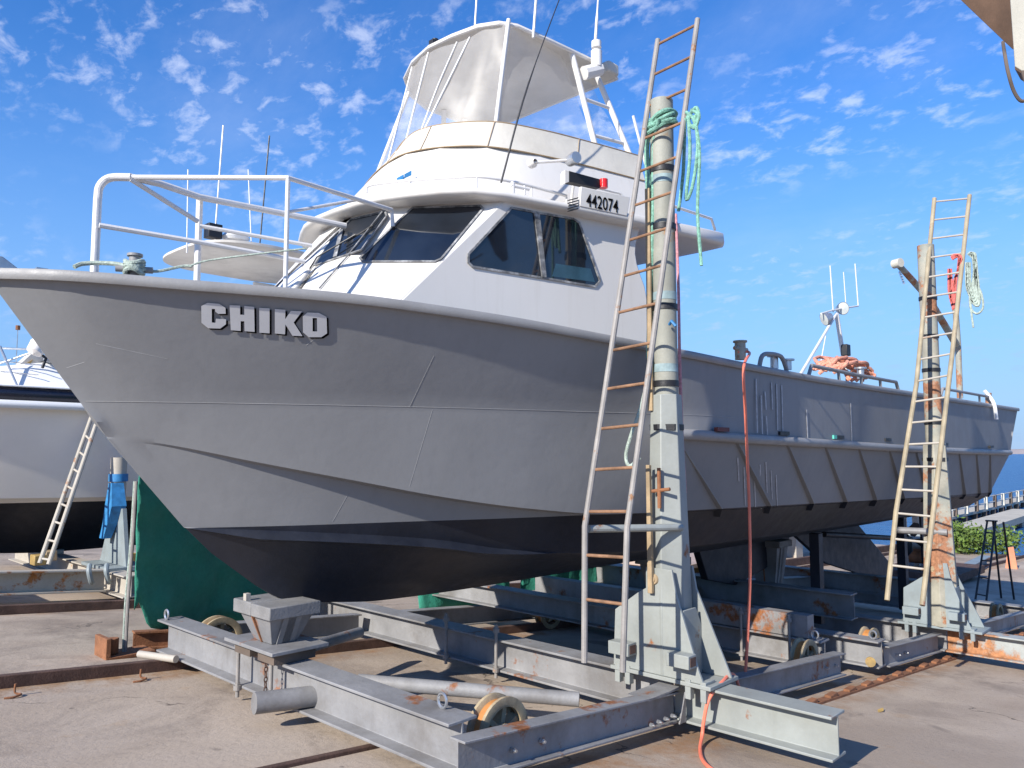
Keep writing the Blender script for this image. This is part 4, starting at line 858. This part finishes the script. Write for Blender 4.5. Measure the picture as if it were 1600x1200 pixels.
# ---------------------------------------------------------------- ropes, hose
def rope(name, path, r, mt, label, cat='rope', n=8, sm=6):
    pts = cat_curve(path, sm); o = MB().tube(pts, r, n).build(name, mt, None, origin=pts[0]); return tag(o, label, cat)
mb = MB(); X, Y = 5.05, 3.27
for k in range(4):
    pts = []
    for i in range(33):
        a_ = i/32*2*math.pi; rr = .105+.012*math.sin(3*a_+k); pts.append(V((X+rr*math.cos(a_), Y+rr*math.sin(a_), pz1(200)+.03*k+.04*math.cos(a_+.6)+.012*math.sin(2*a_+k*2))))
    mb.tube(pts, .017, 8)
for px0, px1, yb_, yoff, dx in ((1012, 1014, 330, .12, -.06), (1018, 1012, 560, .09, -.05), (1009, 1022, 590, .11, -.04), (1021, 1017, 450, .08, -.07)):
    mb.tube(cat_curve([PX(px0+8, 185, X+dx-.05), PX(px0, 230, X+dx), PX((px0+px1)/2+1, (230+yb_)/2, X+dx-.01), PX(px1, yb_, X+dx)], 6), .013, 7)
for pts in ([(1072, 175), (1085, 190), (1093, 240), (1090, 330), (1096, 415)], [(1075, 180), (1078, 240), (1072, 310), (1082, 290), (1090, 230), (1086, 180)], [(1070, 185), (1068, 260), (1064, 300), (1060, 330)], [(1078, 178), (1088, 168), (1092, 185), (1080, 198), (1074, 182)], [(1080, 172), (1091, 180), (1086, 200), (1076, 190), (1082, 170)]):
    mb.tube(cat_curve([PX(x, y, 4.98) for x, y in pts], 6), .013, 7)
tag(mb.build('mooring_rope', m_greenrope, None, origin=(X, Y, 2.3)), 'green rope wound round the top of the near post with ends hanging', 'rope')
rope('mooring_rope', [PX(1016, 560, 4.93), PX(1010, 600, 4.9), PX(1000, 640, 4.85), PX(986, 680, 4.8), PX(978, 712, 4.8), PX(984, 728, 4.8), PX(1000, 715, 4.85)], .013, m_palegreen, 'faded green rope bight hanging behind the near ladder against the hull')
rope('hanging_line', [PY(1056, 335, 3.62), PY(1060, 450, 3.42), PY(1062, 560, 3.36), PY(1066, 680, 3.36), PY(1071, 770, 3.36)], .012, m_pink, 'pink line hanging beside the near post from the wheelhouse roof')
hz = PY(1157, 556, 3.5)
hp = [hz+V((-.05, .0, .03)), hz+V((.0, -.09, .02)), PY(1162, 575, 3.20), PY(1165, 650, 3.20), PY(1168, 720, 3.20), PY(1171, 800, 3.20), PY(1172, 900, 3.20), PY(1168, 1000, 3.20)]
e0 = PY(1163, 1057, 3.20); hp += [V((e0.x, e0.y, gz(e0.x)+.03)), V((5.9, 3.0, gz(5.9)+.02)), V((5.4, 2.85, gz(5.4)+.12)), PG(1148, 1056, .40), PG(1128, 1066, .40), PX(1108, 1092, 4.925), PX(1100, 1125, 4.90), PX(1097, 1150, 4.88)]
g1 = PG(1094, 1172, .012); hp += [g1, PG(1101, 1192, .012), PG(1130, 1215, .012)]
rope('hose', hp, .0125, m_orange, 'thin orange hose hanging down the grey hull and over the beam end', 'hose')
mb = MB(); c0 = PY(1318, 572, 3.9)
for k in range(11):
    a0_ = random.uniform(-.2, .2); pts = []
    for i in range(19):
        a_ = i/18*math.pi*1.05+a0_; pts.append(c0+V((-.55*math.cos(a_)*random.uniform(.95, 1.04), .14*math.cos(a_*2+k)+(k-5)*.025, -.10+(.12+.011*k)*math.sin(a_)+random.uniform(-.006, .006))))
    mb.tube(pts, .022, 7)
tag(mb.build('rope_coil', m_coil, None, origin=c0), 'salmon pink rope heaped over the stern rail of the grey boat', 'rope')
mb = MB()
for k in range(5):
    xx = 10.56; mb.tube(cat_curve([PX(1486+k*.5, 402+k, xx), PX(1492, 398+k*1.2, xx), PX(1502-k, 404, xx), PX(1490+k, 440, xx), PX(1483+k*1.5, 460+k*6, xx), PX(1482+k, 420, xx)], 5), .013, 6)
tag(mb.build('rope_coil', m_redrope, None, origin=PX(1490, 400, 10.56)), 'red rope looped beside the top of the far post', 'rope')
mb = MB()
for k in range(6):
    xx = 10.3; mb.tube(cat_curve([PX(1512+k*1.2, 398+k, xx), PX(1518+k, 396, xx), PX(1522+k*.8, 420, xx), PX(1518+k*2.4, 455+k*4, xx), PX(1511+k*1.2, 450+k*3, xx), PX(1510+k, 410, xx)], 5), .016, 6)
mb.tube(cat_curve([PX(1520, 440, xx), PX(1532, 455, xx), PX(1536, 480, xx), PX(1526, 490, xx), PX(1516, 478, xx), PX(1516, 440, xx)], 6), .013, 6); mb.tube(cat_curve([PX(1515, 460, xx), PX(1518, 490, xx), PX(1521, 512, xx)], 5), .012, 6)
tag(mb.build('rope_coil', m_palegreen, None, origin=PX(1515, 400, 10.45)), 'pale green rope hung over the right rail of the far ladder', 'rope')
cB = PZ(210, 412, 1.13); mb = MB()
for k in range(4): mb.tube([cB+V((.05*math.cos(a_), .05*math.sin(a_), -.05+k*.018+.012*math.sin(a_*2+k))) for a_ in np.linspace(0, 2*math.pi, 17)], .014, 7)
mb.tube(cat_curve([cB+V((-.03, .04, -.02)), PZ(185, 413, 1.13), PZ(160, 411, 1.14), PZ(130, 412, 1.13), PZ(116, 417, 1.10)], 6), .014, 7)
mb.tube(cat_curve([cB+V((.04, -.02, -.03)), PZ(245, 424, 1.10), PZ(285, 416, 1.15), PZ(300, 416, 1.15)], 5), .009, 6); mb.tube(cat_curve([PZ(295, 416, 1.15), PZ(325, 407, 1.19), PZ(400, 397, 1.23), PZ(480, 388, 1.28)], 5), .006, 6)
tag(mb.build('mooring_rope', m_palegreen, None, origin=cB), 'pale green rope turned round the bow bollard and led aft', 'rope')
rope('mooring_rope', [gpt(1538, 610, .1), gpt(1548, 622, .02), gpt(1554, 634, -.04), gpt(1557, 655, -.05)], .03, m_gelw, 'short white rope end hanging over the stern corner of the grey boat')

# ---------------------------------------------------------------- shade net, its pole
def net(x0, x1, y, zt0, zt1, hem, label, nx=40, nz=14, y1=None):
    mb = MB(); rows = []
    for j in range(nz+1):
        r = []
        for i in range(nx+1):
            u, v = i/nx, j/nz; x = x0+(x1-x0)*u; yy = y+((y1-y)*u if y1 is not None else 0); zb = gz(x)+hem(u); zt_ = zt0+(zt1-zt0)*u
            r.append(mb.bm.verts.new((x+.02*math.sin(9*v+4*u)*min(1, u*6), yy+.022*math.sin(u*9+v*3)+.012*math.sin(u*31+v*5+1)+.01*math.sin(v*19+u*8), zt_+(zb-zt_)*v)))
        rows.append(r)
    for a_, b_ in zip(rows, rows[1:]):
        for i in range(nx): mb.face([a_[i], a_[i+1], b_[i+1], b_[i]])
    o = mb.build('shade_net', m_net, None, smooth=80, origin=(x0, y, gz(x0))); so_ = o.modifiers.new('s', 'SOLIDIFY'); so_.thickness = .006
    return tag(o, label, 'net', 'green nets hung under the boat')
def hem1(u): return .30*math.exp(-((u-.02)/.045)**2)+.13+.05*math.sin(u*14)
net(2.86, 4.72, 7.5, -.22, .0, hem1, 'green shade net hanging under the bow beside the white pole', y1=8.3)
net(6.2, 7.75, 7.55, -1.0, -1.0, lambda u: .10+.1*u, 'small sunlit green net flap under the middle of the hull', 16, 8)
net(8.0, 9.7, 7.55, -.95, -.95, lambda u: .12+.05*math.sin(u*9), 'bunched green net left of the near post under the hull', 22, 8)
np_ = thing('net_pole', (2.74, 7.42, gz(2.74)), 'thin pale pole holding the left edge of the green net', 'pole')
MB().tube(cat_curve([PY(196, 1020, 7.42), PY(200, 940, 7.42), PY(207, 850, 7.42), PY(213, 752, 7.42)], 4), .015, 8).build('pole', m_ladder, np_)
MB().tube(cat_curve([PY(192, 1020, 7.44), PY(196, 940, 7.44), PY(204, 850, 7.44), PY(210, 752, 7.44)], 4), .010, 8).build('cord', m_palegreen, np_)
MB().box(2.56, 2.98, 7.28, 7.56, gz(2.74)+.0, gz(2.74)+.03).box(2.56, 2.6, 7.28, 7.56, gz(2.74)+.03, gz(2.74)+.19).cyl((2.66, 7.42, gz(2.7)+.03), (2.66, 7.42, gz(2.7)+.16), .05).build('foot_bracket', m_rust, np_, bevel=.004)
gb = thing('steel_channel', (3.3, 7.35, gz(3.3)), 'rusty steel channel and pipe lying behind the left end of the front beam', 'channel')
MB().ibeam((2.9, 7.6, gz(2.9)+.01), (4.0, 7.45, gz(4)+.01), .16, .1).build('channel', m_rust, gb); MB().cyl(PG(218, 1022, .1), PG(275, 1030, .12), .03).build('pipe', m_rustwhite, gb)

# ---------------------------------------------------------------- cruiser on the left with its trolley
cr = thing('motor_cruiser', (5.5, 13.3, -1.5), 'white motor cruiser with a navy stripe and black bottom behind the grey bow', 'boat')
yc2 = 13.3
def crow(xs_, xe, hbv, zv): return (xs_, xe, pchip(*hbv), pchip(*zv))
CR = [crow(-1.2, 11, ([-1.2, 0, 1.5, 3, 5, 11], [0, .75, 1.45, 1.8, 1.95, 1.9]), ([-1.2, 3, 11], [.72, .60, .55])),
      crow(-.6, 10.9, ([-.6, 1, 2.5, 4, 6, 10.9], [0, .85, 1.4, 1.68, 1.82, 1.8]), ([-.6, 3, 10.9], [-.05, -.12, -.25])),
      crow(.2, 10.8, ([.2, 1.5, 3, 5, 10.8], [0, .7, 1.25, 1.6, 1.65]), ([.2, 3, 10.8], [-.55, -.62, -.72])),
      crow(.25, 10.8, ([.25, 1.5, 3, 5, 10.8], [0, .62, 1.15, 1.5, 1.55]), ([.25, 3, 10.8], [-.57, -.66, -.78])),
      crow(1.0, 10.7, ([1, 2, 4, 10.7], [0, .03, .05, .05]), ([1, 2, 4, 10.7], [-.95, -1.3, -1.5, -1.5]))]
cb = bmesh.new(); G_ = []
for sg in (1, -1):
    g = []
    for xs_, xe, fh, fz in CR:
        g.append([cb.verts.new((xs_+(xe-xs_)*(i/40)**1.5, yc2-sg*(fh(xs_+(xe-xs_)*(i/40)**1.5) if i else 0), fz(xs_+(xe-xs_)*(i/40)**1.5))) for i in range(41)])
    for a_, b_ in zip(g, g[1:]):
        for i in range(40): cb.faces.new([a_[i], a_[i+1], b_[i+1], b_[i]])
    G_.append(g)
cb.faces.new([r[-1] for r in G_[0]]+[r[-1] for r in G_[1][::-1]])
for i in range(40): cb.faces.new([G_[0][0][i], G_[0][0][i+1], G_[1][0][i+1], G_[1][0][i]])
bmesh.ops.remove_doubles(cb, verts=cb.verts[:], dist=.001); bmesh.ops.recalc_face_normals(cb, faces=cb.faces[:])
for top_, nm, mt in ((True, 'hull_topsides', m_gel), (False, 'hull_bottom', m_anti)):
    b2 = cb.copy(); bmesh.ops.bisect_plane(b2, geom=b2.verts[:]+b2.edges[:]+b2.faces[:], plane_co=(0, 0, -.66), plane_no=(.01, 0, 1), clear_outer=not top_, clear_inner=top_, dist=1e-5)
    q = MB(); q.bm.free(); q.bm = b2; q.build(nm, mt, cr, smooth=20)
def strip(z0_, z1_, mt, nm, off):
    mb = MB(); a_ = []; b_ = []; f = CR[0]
    for i in range(41):
        x = -1.2+12.2*(i/40)**1.5; h = f[2](x); z = f[3](x); a_.append((x, yc2-h-off, z+z0_)); b_.append((x, yc2-h-off, z+z1_))
    va, vb = mb.verts(a_), mb.verts(b_)
    for i in range(40): mb.face([va[i], va[i+1], vb[i+1], vb[i]])
    o = mb.build(nm, mt, cr); s_ = o.modifiers.new('s', 'SOLIDIFY'); s_.thickness = .05
strip(-.06, .04, m_gelw, 'rub_rail', .05); strip(.045, .21, m_navy, 'bulwark_band', .01); strip(.212, .235, m_gelw, 'toe_rail', .03)
# foredeck trunk, cover, windscreen
MB().loft([[(x, yc2-w_, z) for x, w_, z in ((1.2, .1, .75), (2.2, 1.1, .75), (3.2, 1.4, .75), (6, 1.5, .75))]+[(x, yc2+w_, z) for x, w_, z in ((6, 1.5, .75), (3.2, 1.4, .75), (2.2, 1.1, .75), (1.2, .1, .75))],
           [(x, yc2-w_, z) for x, w_, z in ((2.0, .1, 1.05), (2.8, .8, 1.15), (3.4, 1.1, 1.25), (6, 1.3, 1.3))]+[(x, yc2+w_, z) for x, w_, z in ((6, 1.3, 1.3), (3.4, 1.1, 1.25), (2.8, .8, 1.15), (2.0, .1, 1.05))]]).build('coachroof', m_gelw, cr, bevel=.03)
MB().loft([[(3.3, yc2-1.15, 1.24), (6.5, yc2-1.35, 1.24), (6.5, yc2+1.35, 1.24), (3.3, yc2+1.15, 1.24)], [(4.2, yc2-1.0, 1.75), (6.5, yc2-1.2, 1.75), (6.5, yc2+1.2, 1.75), (4.2, yc2+1.0, 1.75)]]).build('windscreen', m_glass, cr)
MB().tube([(3.3, yc2-1.17, 1.25), (4.2, yc2-1.02, 1.75), (6.5, yc2-1.2, 1.76)], .03, 8).tube([(3.3, yc2-1.17, 1.25), (6.5, yc2-1.36, 1.25)], .03, 8).tube([(3.9, yc2-1.2, 1.25), (4.7, yc2-1.1, 1.75)], .02, 8).build('windscreen_frame', m_alu, cr)
MB().loft([[(4.0, yc2-1.1, 1.76), (8.5, yc2-1.3, 1.76), (8.5, yc2+1.3, 1.76), (4.0, yc2+1.1, 1.76)], [(4.9, yc2-1.0, 2.15), (8.5, yc2-1.2, 2.15), (8.5, yc2+1.2, 2.15), (4.9, yc2+1.0, 2.15)]]).build('flybridge', m_gelw, cr, bevel=.05)
br = MB(); lx = [PY(0, 544, 12.3), PY(50, 546, 12.0), PY(120, 548, 11.8)]; br.tube(lx, .014, 6)
for dy in (24, 40, 58): br.tube([PY(0, 544+dy-4, 12.3), PY(60, 546+dy, 12.0)], .007, 5)
br.cyl(PY(0, 541, 12.2), PY(31, 613, 12.0), .016, 8); br.cyl(PY(0, 568, 12.3), PY(52, 550, 12.0), .012, 8); br.build('bow_rail', m_alu, cr)
c = PY(57, 545, 11.9); MB().lathe([(.001, -.1), (.10, -.06), (.12, .08), (.001, .1)], c, (.5, .2, .8), 14).build('deck_light', m_gel, cr)
MB().tube([PY(62, 552, 11.9), PY(72, 560, 11.9), PY(66, 575, 11.9)], .02, 6).build('deck_cable', m_black, cr)
c = PY(48, 575, 12.4); MB().slab([c+V((-.25, 0, -.1)), c+V((.5, 0, -.1)), c+V((.5, 0, .2)), c+V((.0, 0, .2))], (0, .3, 0)).build('deck_cover', m_cream, cr)
MB().slab([c+V((-.3, -.02, -.12)), c+V((-.1, -.02, -.12)), c+V((.02, -.02, .12))], (0, .1, 0)).build('orange_flap', m_yellow, cr)
c = PY(28, 512, 12.6); MB().cyl(c+V((0, 0, -.03)), c+V((0, 0, .03)), .03, 10).build('masthead_light', m_rust, cr); MB().cyl(c, c+V((0, 0, -.9)), .006, 5).build('light_staff', m_alu, cr)
# hardtop seen above the grey bow
zh = 3.36; yh = yc2
hx = [(PZ(262, 408, zh).x, PZ(262, 408, zh).y)]
hA, hB = 7.0, 10.6
hp_ = []
for k in range(48):
    a_ = k/48*2*math.pi; cx, sx = math.cos(a_), math.sin(a_); hp_.append((7.05+1.5*math.copysign(abs(cx)**.6, cx), yc2+1.35*math.copysign(abs(sx)**.6, sx)))
MB().loft([[(7.05+(x-7.05)*k, yc2+(y-yc2)*k, zh+dz) for x, y in hp_] for k, dz in ((.93, .03), (1.0, .05), (1.0, .09), (.9, .13), (.5, .17))]).build('hardtop', m_canopy, cr, smooth=60)
for s_ in (-1, 1): MB().slab([(7.9, yc2+s_*1.2, 1.9), (8.5, yc2+s_*1.2, 1.9), (8.6, yc2+s_*1.2, zh+.02), (7.6, yc2+s_*1.2, zh+.02)], (0, .08, 0)).build('hardtop_leg', m_gelw, cr, bevel=.02)
def hpt(px, py): return PY(px, py, yc2-.6)
for a_, b_, r_ in (((292, 395), (294, 265), .012), ((335, 380), (349, 196), .016), ((393, 385), (388, 265), .012), ((405, 392), (421, 212), .014)): MB().cyl(hpt(*a_), hpt(*b_), r_, 6).build('antenna', m_gelw if a_[0] < 400 else m_black, cr)
c = hpt(333, 362); MB().box(c.x-.12, c.x+.12, c.y-.1, c.y+.1, c.z-.12, c.z+.12).build('floodlight_box', m_black, cr, bevel=.01)
c = hpt(368, 372); MB().lathe([(.001, .06), (.2, .05), (.24, 0), (.2, -.05), (.001, -.06)], c, (0, 0, 1), 20).cyl(c+V((0, 0, -.2)), c, .05).build('radar_dome', m_gelw, cr)

T3 = thing('slipway_trolley', (3.0, 11.2, gz(3)), 'rust-streaked white trolley beneath the white cruiser at the left', 'trolley', 'boat trolleys on the slip')
MB().ibeam((-3.5, 10.75, gz(-3.5)+.12), (3.72, 10.75, gz(3.72)+.12), .27, .18, .02, .015).build('side_channel', m_rustwhite, T3, bevel=.004)
MB().ibeam((3.85, 10.2, gz(3.85)+.1), (3.85, 15.2, gz(3.85)+.1), .27, .2, .018, .014).build('cross_beam', m_rustwhite, T3, bevel=.004)
MB().ibeam((2.3, 10.85, gz(2.3)+.1), (2.3, 15.2, gz(2.3)+.1), .27, .2, .018, .014).build('cross_beam', m_rustwhite, T3, bevel=.004)
MB().ibeam((-1.5, 10.85, gz(-1.5)+.1), (-1.5, 15.2, gz(-1.5)+.1), .27, .2, .018, .014).build('cross_beam', m_rustwhite, T3, bevel=.004)
MB().ibeam((3.95, 10.75, gz(4)+.1), (8.5, 10.75, gz(8.5)+.1), .26, .18, .02, .015).build('side_channel', m_rustwhite, T3, bevel=.004)
for x, y in ((3.2, 11.6), (2.9, 12.6), (3.5, 12.2), (4.4, 11.8)): MB().box(x-.07, x+.07, y-.1, y+.1, gz(x)+.37, gz(x)+.50).build('packing_block', random.choice([m_timber, m_yellow, m_rustwhite]), T3, bevel=.01)
for x in (2.3, 3.85): MB().box(x-.1, x+.1, 13.1, 13.5, gz(x)+.37, -1.46).build('keel_stand', m_rustwhite, T3)
for x in (3.5, 3.7): MB().tube(cat_curve([V((x, 10.62, gz(x)+.46)), V((x-.03, 10.55, gz(x)+.40)), V((x, 10.56, gz(x)+.28)), V((x+.03, 10.6, gz(x)+.24))], 4), .03, 8).build('clamp', m_bluegrey, T3)

# ---------------------------------------------------------------- stacks and pieces beyond the hull
ts = thing('timber_stack', (13.6, 8.6, gz(13.6)), 'stack of sunlit boards on yellow bearers beyond the near post', 'timber stack')
def gq(px, py, h): return PG(px, py, h)
z0_ = gz(14)
MB().box(12.6, 14.6, 7.9, 9.3, z0_+.62, z0_+.70).build('board_layer', m_pinkboard, ts, bevel=.008)
MB().box(12.9, 15.4, 8.3, 10.2, z0_+.28, z0_+.36).build('board_layer', m_pinkboard, ts, bevel=.008)
for bb_ in ((12.7, 12.95, 8.0, 9.2, z0_+.36, z0_+.62), (14.2, 14.4, 8.0, 9.2, z0_+.36, z0_+.62), (13.0, 13.2, 8.4, 10.1, z0_, z0_+.28), (15.0, 15.2, 8.4, 10.1, z0_, z0_+.28)): MB().box(*bb_).build('bearer', m_yellow, ts)
t = thing('plastic_tub', (9.4, 8.6, gz(9.4)), 'small white tub behind the near ladder under the hull', 'tub')
c = PG(930, 935, .0); c = V((9.3, 7.25, gz(9.3)))
MB().lathe([(.001, .0), (.15, 0), (.2, .32), (.215, .32), (.215, .34), (.19, .34), (.14, .03), (.001, .03)], c, (0, 0, 1), 20).build('tub', m_gelw, t)
t = thing('laid_up_boat', (24, 12.5, gz(22)), 'dark red hull of a distant boat seen below the stern between the posts', 'boat')
rb = [[(19.5+.0, 12.5, -.9), (19.8, 12.5, -2.2)], [(21, 11.3, -1.0), (21.2, 11.9, -2.3)], [(25, 11.0, -1.0), (25, 11.6, -2.3)], [(28, 11.2, -1.0), (28, 11.7, -2.3)]]
mb = MB(); P1 = [mb.verts([a, b]) for a, b in rb]; P2 = [P1[0]]+[mb.verts([(a[0], 25-a[1], a[2]), (b[0], 25-b[1], b[2])]) for a, b in rb[1:]]
for Q in (P1, P2):
    for a, b in zip(Q, Q[1:]): mb.face([a[0], b[0], b[1], a[1]])
mb.face([P1[i][0] for i in range(4)]+[P2[i][0] for i in (3, 2, 1)]); mb.face([P1[i][1] for i in range(4)]+[P2[i][1] for i in (3, 2, 1)]); mb.face([P1[3][0], P1[3][1], P2[3][1], P2[3][0]])
mb.build('hull', m_redhull, t, bevel=.03)
MB().box(21.5, 22.0, 11.6, 13.4, gz(22), -2.28).build('stand', m_rustwhite, t); MB().box(25.5, 26, 11.6, 13.4, gz(26), -2.28).build('stand', m_rustwhite, t)

# step ladder, cone, winch stand
sl_ = thing('step_ladder', (19.6, 4.85, gz(19.6)), 'black A-frame step ladder standing on the apron by the water', 'step ladder')
a0_, a1_ = PG(1523, 944), PG(1540, 948); tz = gz(19.5)+1.72
tp0 = PX(1543, 824, 20.0); tp1 = PX(1556, 824, 20.0); tp0.z = tp1.z = tz
c0_, c1_ = PG(1562, 905), PG(1581, 905); c0_ = PX(1563, 906, 21.0); c1_ = PX(1583, 908, 21.0); c0_.z = c1_.z = gz(21)
for p, q in ((a0_, tp0), (a1_, tp1)): MB().cyl(p, q, .022, 8).build('stile', m_black, sl_)
for k in (.12, .32, .52, .70, .86): MB().cyl(a0_.lerp(tp0, k), a1_.lerp(tp1, k), .015, 6).build('step', m_black, sl_)
for p, q in ((c0_, tp0.lerp(tp1, .7)), (c1_, tp1+V((.0, -.15, 0)))): MB().cyl(p, q, .022, 8).build('rear_leg', m_black, sl_)
MB().box(tp0.x-.04, tp0.x+.06, min(tp0.y, tp1.y)-.03, max(tp0.y, tp1.y)+.03, tz, tz+.03).build('top_tray', m_black, sl_)
cn = thing('plastic_sheet', (28.5, 6.1, gz(28.5)), 'small orange plastic sheet propped up, seen through the step ladder', 'sheet')
c = V((28.5, 6.1, gz(28.5))); MB().slab([c+V((-.05, -.16, 0)), c+V((.0, .18, 0)), c+V((.08, .10, .62)), c+V((.05, -.06, .66))], (.03, 0, .01)).build('sheet', M('salmon_plastic', (.62, .24, .13), .7, var=.2), cn); MB().cyl(c+V((.12, .0, 0)), c+V((.1, .0, .5)), .015, 6).build('prop', m_dkwood, cn)
ws = thing('winch_stand', (23, 6.9, gz(23)), 'rusty winch frame standing behind the far post near the water', 'winch')
for x, y in ((22.6, 6.7), (22.6, 7.3), (23.6, 6.7), (23.6, 7.3)): MB().box(x-.07, x+.07, y-.07, y+.07, gz(x), gz(x)+1.9).build('leg', m_rustwhite, ws)
MB().box(22.4, 23.8, 6.5, 7.5, gz(23)+1.9, gz(23)+2.05).build('top_plate', m_rust, ws); MB().box(22.3, 25.0, 6.0, 7.9, gz(23)+.08, gz(23)+.28).build('skid', m_rustdark, ws)
MB().cyl((22.9, 6.6, gz(23)+1.1), (22.9, 7.4, gz(23)+1.1), .28).build('drum', m_bluegrey, ws); MB().cyl((23.2, 6.55, gz(23)+.6), (23.2, 7.45, gz(23)+.6), .2).build('drum', m_rust, ws)
st2 = thing('steel_channel', (27, 6.2, gz(27)), 'grey channel lying on the apron in front of the bush', 'channel')
MB().ibeam((24.5, 6.4, gz(24.5)+.02), (29, 6.9, gz(29)+.02), .28, .3).build('channel', m_bluegrey, st2)

# bush on the bank
bu = thing('bush', (33.4, 8.6, gz(33.4)), 'low bright green bush on the bank at the water edge', 'bush')
mb = MB()
blobs = [(33.3+random.uniform(-.9, 1.1), 7.0+random.uniform(0, 2.9), random.uniform(.35, .62), random.uniform(.3, .75)) for _ in range(26)]
for bx_, by_, br_, bh_ in blobs:
    for k in range(150):
        d = V((random.gauss(0, 1), random.gauss(0, 1), random.gauss(0, 1))).normalized()*br_*random.uniform(.55, 1.05); c = V((bx_, by_, gz(bx_)+bh_))+d
        if c.z < gz(c.x): continue
        u = V((random.gauss(0, 1), random.gauss(0, 1), random.gauss(0, 1))).normalized(); w_ = u.cross(V((random.gauss(0, 1), random.gauss(0, 1), random.gauss(0, 1)))).normalized(); s_ = random.uniform(.05, .10)
        mb.poly([c-u*s_, c+w_*s_*.5, c+u*s_, c-w_*s_*.5])
mb.build('foliage', m_leaf, bu, smooth=0)
mb = MB()
for bx_, by_, br_, bh_ in blobs[:14]: mb.cyl((bx_, by_, gz(bx_)-.05), (bx_+.1, by_+.1, gz(bx_)+bh_), .02, 5)
mb.build('stems', m_stem, bu)
# jetties
def jetty(px0, py0, px1, py1, zd, w, th_, mt, label, npile, rails, ext=.35):
    A, B = PZ(px0, py0, zd), PZ(px1, py1, zd); d = (B-A); B = B+d*ext; d = (B-A).normalized(); sn = V((-d.y, d.x, 0))
    if sn.y < 0: sn = -sn
    j = thing('jetty', A, label, 'jetty', 'jetties over the water')
    MB().slab([A, B, B+sn*w, A+sn*w], (0, 0, -th_)).build('deck', mt, j)
    for k in range(npile):
        p = A.lerp(B, (k+.3)/npile)
        for s_ in (.15, w-.15): MB().cyl(p+sn*s_+V((0, 0, -th_)), V((p.x+sn.x*s_, p.y+sn.y*s_, -6)), .17, 8).build('pile', m_dkwood if rails else m_creambeam, j)
        if rails:
            MB().box(p.x-.1, p.x+.1, p.y-.1, p.y+.1, zd, zd+.85).build('rail_post', m_creambeam if k % 2 else m_dkwood, j)
    if rails:
        for h in (.4, .8): MB().cyl(A+V((0, 0, h)), B+V((0, 0, h)), .04, 6).build('rail', m_creambeam, j)
    return j
jetty(1478, 846, 1600, 806, -3.75, 1.6, .35, m_concretej, 'pale concrete jetty on piles running out just behind the bush', 7, False)
jetty(1488, 808, 1600, 782, -3.85, 1.2, .14, m_concretej, 'farther timber jetty with post and rail sides out on the water', 11, True)

# ---------------------------------------------------------------- hoist beam overhead at the right
cb_ = thing('hoist_beam', PD(1600, 40, 4.2), 'cream steel hoist beam with a brown underside at the top right corner', 'hoist')
D0 = 4.2
q = [PD(1464, -40, D0+.3), PD(1503, 2, D0+.3), PD(1568, 64, D0+.3), PD(1582, 77, D0+.3), PD(1640, 90, D0+.3), PD(1640, -40, D0+.3)]
MB().slab(q, FW*.05+RT*.05+V((0, 0, .03))).build('bracket_plate', m_brown, cb_, bevel=.004)
A1, A2, A3, A4 = PD(1574, -60, D0-.1), PD(1585.5, 104, D0-.12), PD(1690, 170, D0-.5), PD(1690, -60, D0-.5)
MB().slab([A1, A2, A3, A4], FW*.14+RT*.12).build('beam_web', m_creambeam, cb_, bevel=.004)
MB().slab([A2+V((0, 0, -.002)), A3+V((0, 0, -.002)), A3+FW*.20+RT*.2+V((0, 0, -.002)), A2+FW*.14+RT*.12+V((0, 0, -.002))], (0, 0, -.012)).build('bottom_flange', m_brown, cb_)
hk = MB().tube(cat_curve([PD(1567, 66, D0+.2), PD(1570, 85, D0-.1), PD(1575, 112, D0-.25), PD(1584, 142, D0-.25), PD(1596, 158, D0-.25), PD(1608, 150, D0-.25), PD(1602, 125, D0-.25), PD(1598, 112, D0-.2)], 6), .0085, 8).build('hanging_cable', m_dkwood, None, origin=PD(1568, 64, D0))
tag(hk, 'dark cable loop hanging from the hoist beam at top right', 'cable')

# loose litter on the concrete
c = PG(1376, 1111, .006); lf = MB().slab([c+V((-.05, 0, 0)), c+V((0, -.025, .006)), c+V((.06, .0, .012)), c+V((0, .025, .004))], (0, 0, .003)).build('dry_leaf', m_yellow, None, origin=c); tag(lf, 'small yellow leaf on the concrete right of the beam end', 'leaf')
for px, py, lb in ((218, 1062, 'short rusty hook on the stained strip beside the left rail, nearer the trolley'), (20, 1087, 'short rusty hook on the stained strip at the left edge of the picture')):
    c = PG(px, py, .01); hk = MB().tube(cat_curve([c+V((-.06, -.03, 0)), c+V((.0, -.04, 0)), c+V((.05, .0, 0)), c+V((.02, .03, .01)), c+V((.02, .03, .07))], 4), .008, 6).build('rail_hook', m_rust, None, origin=c); tag(hk, lb, 'hook', 'hooks along the rail')

for o in bpy.data.objects:
    if '_o' in o: del o['_o']
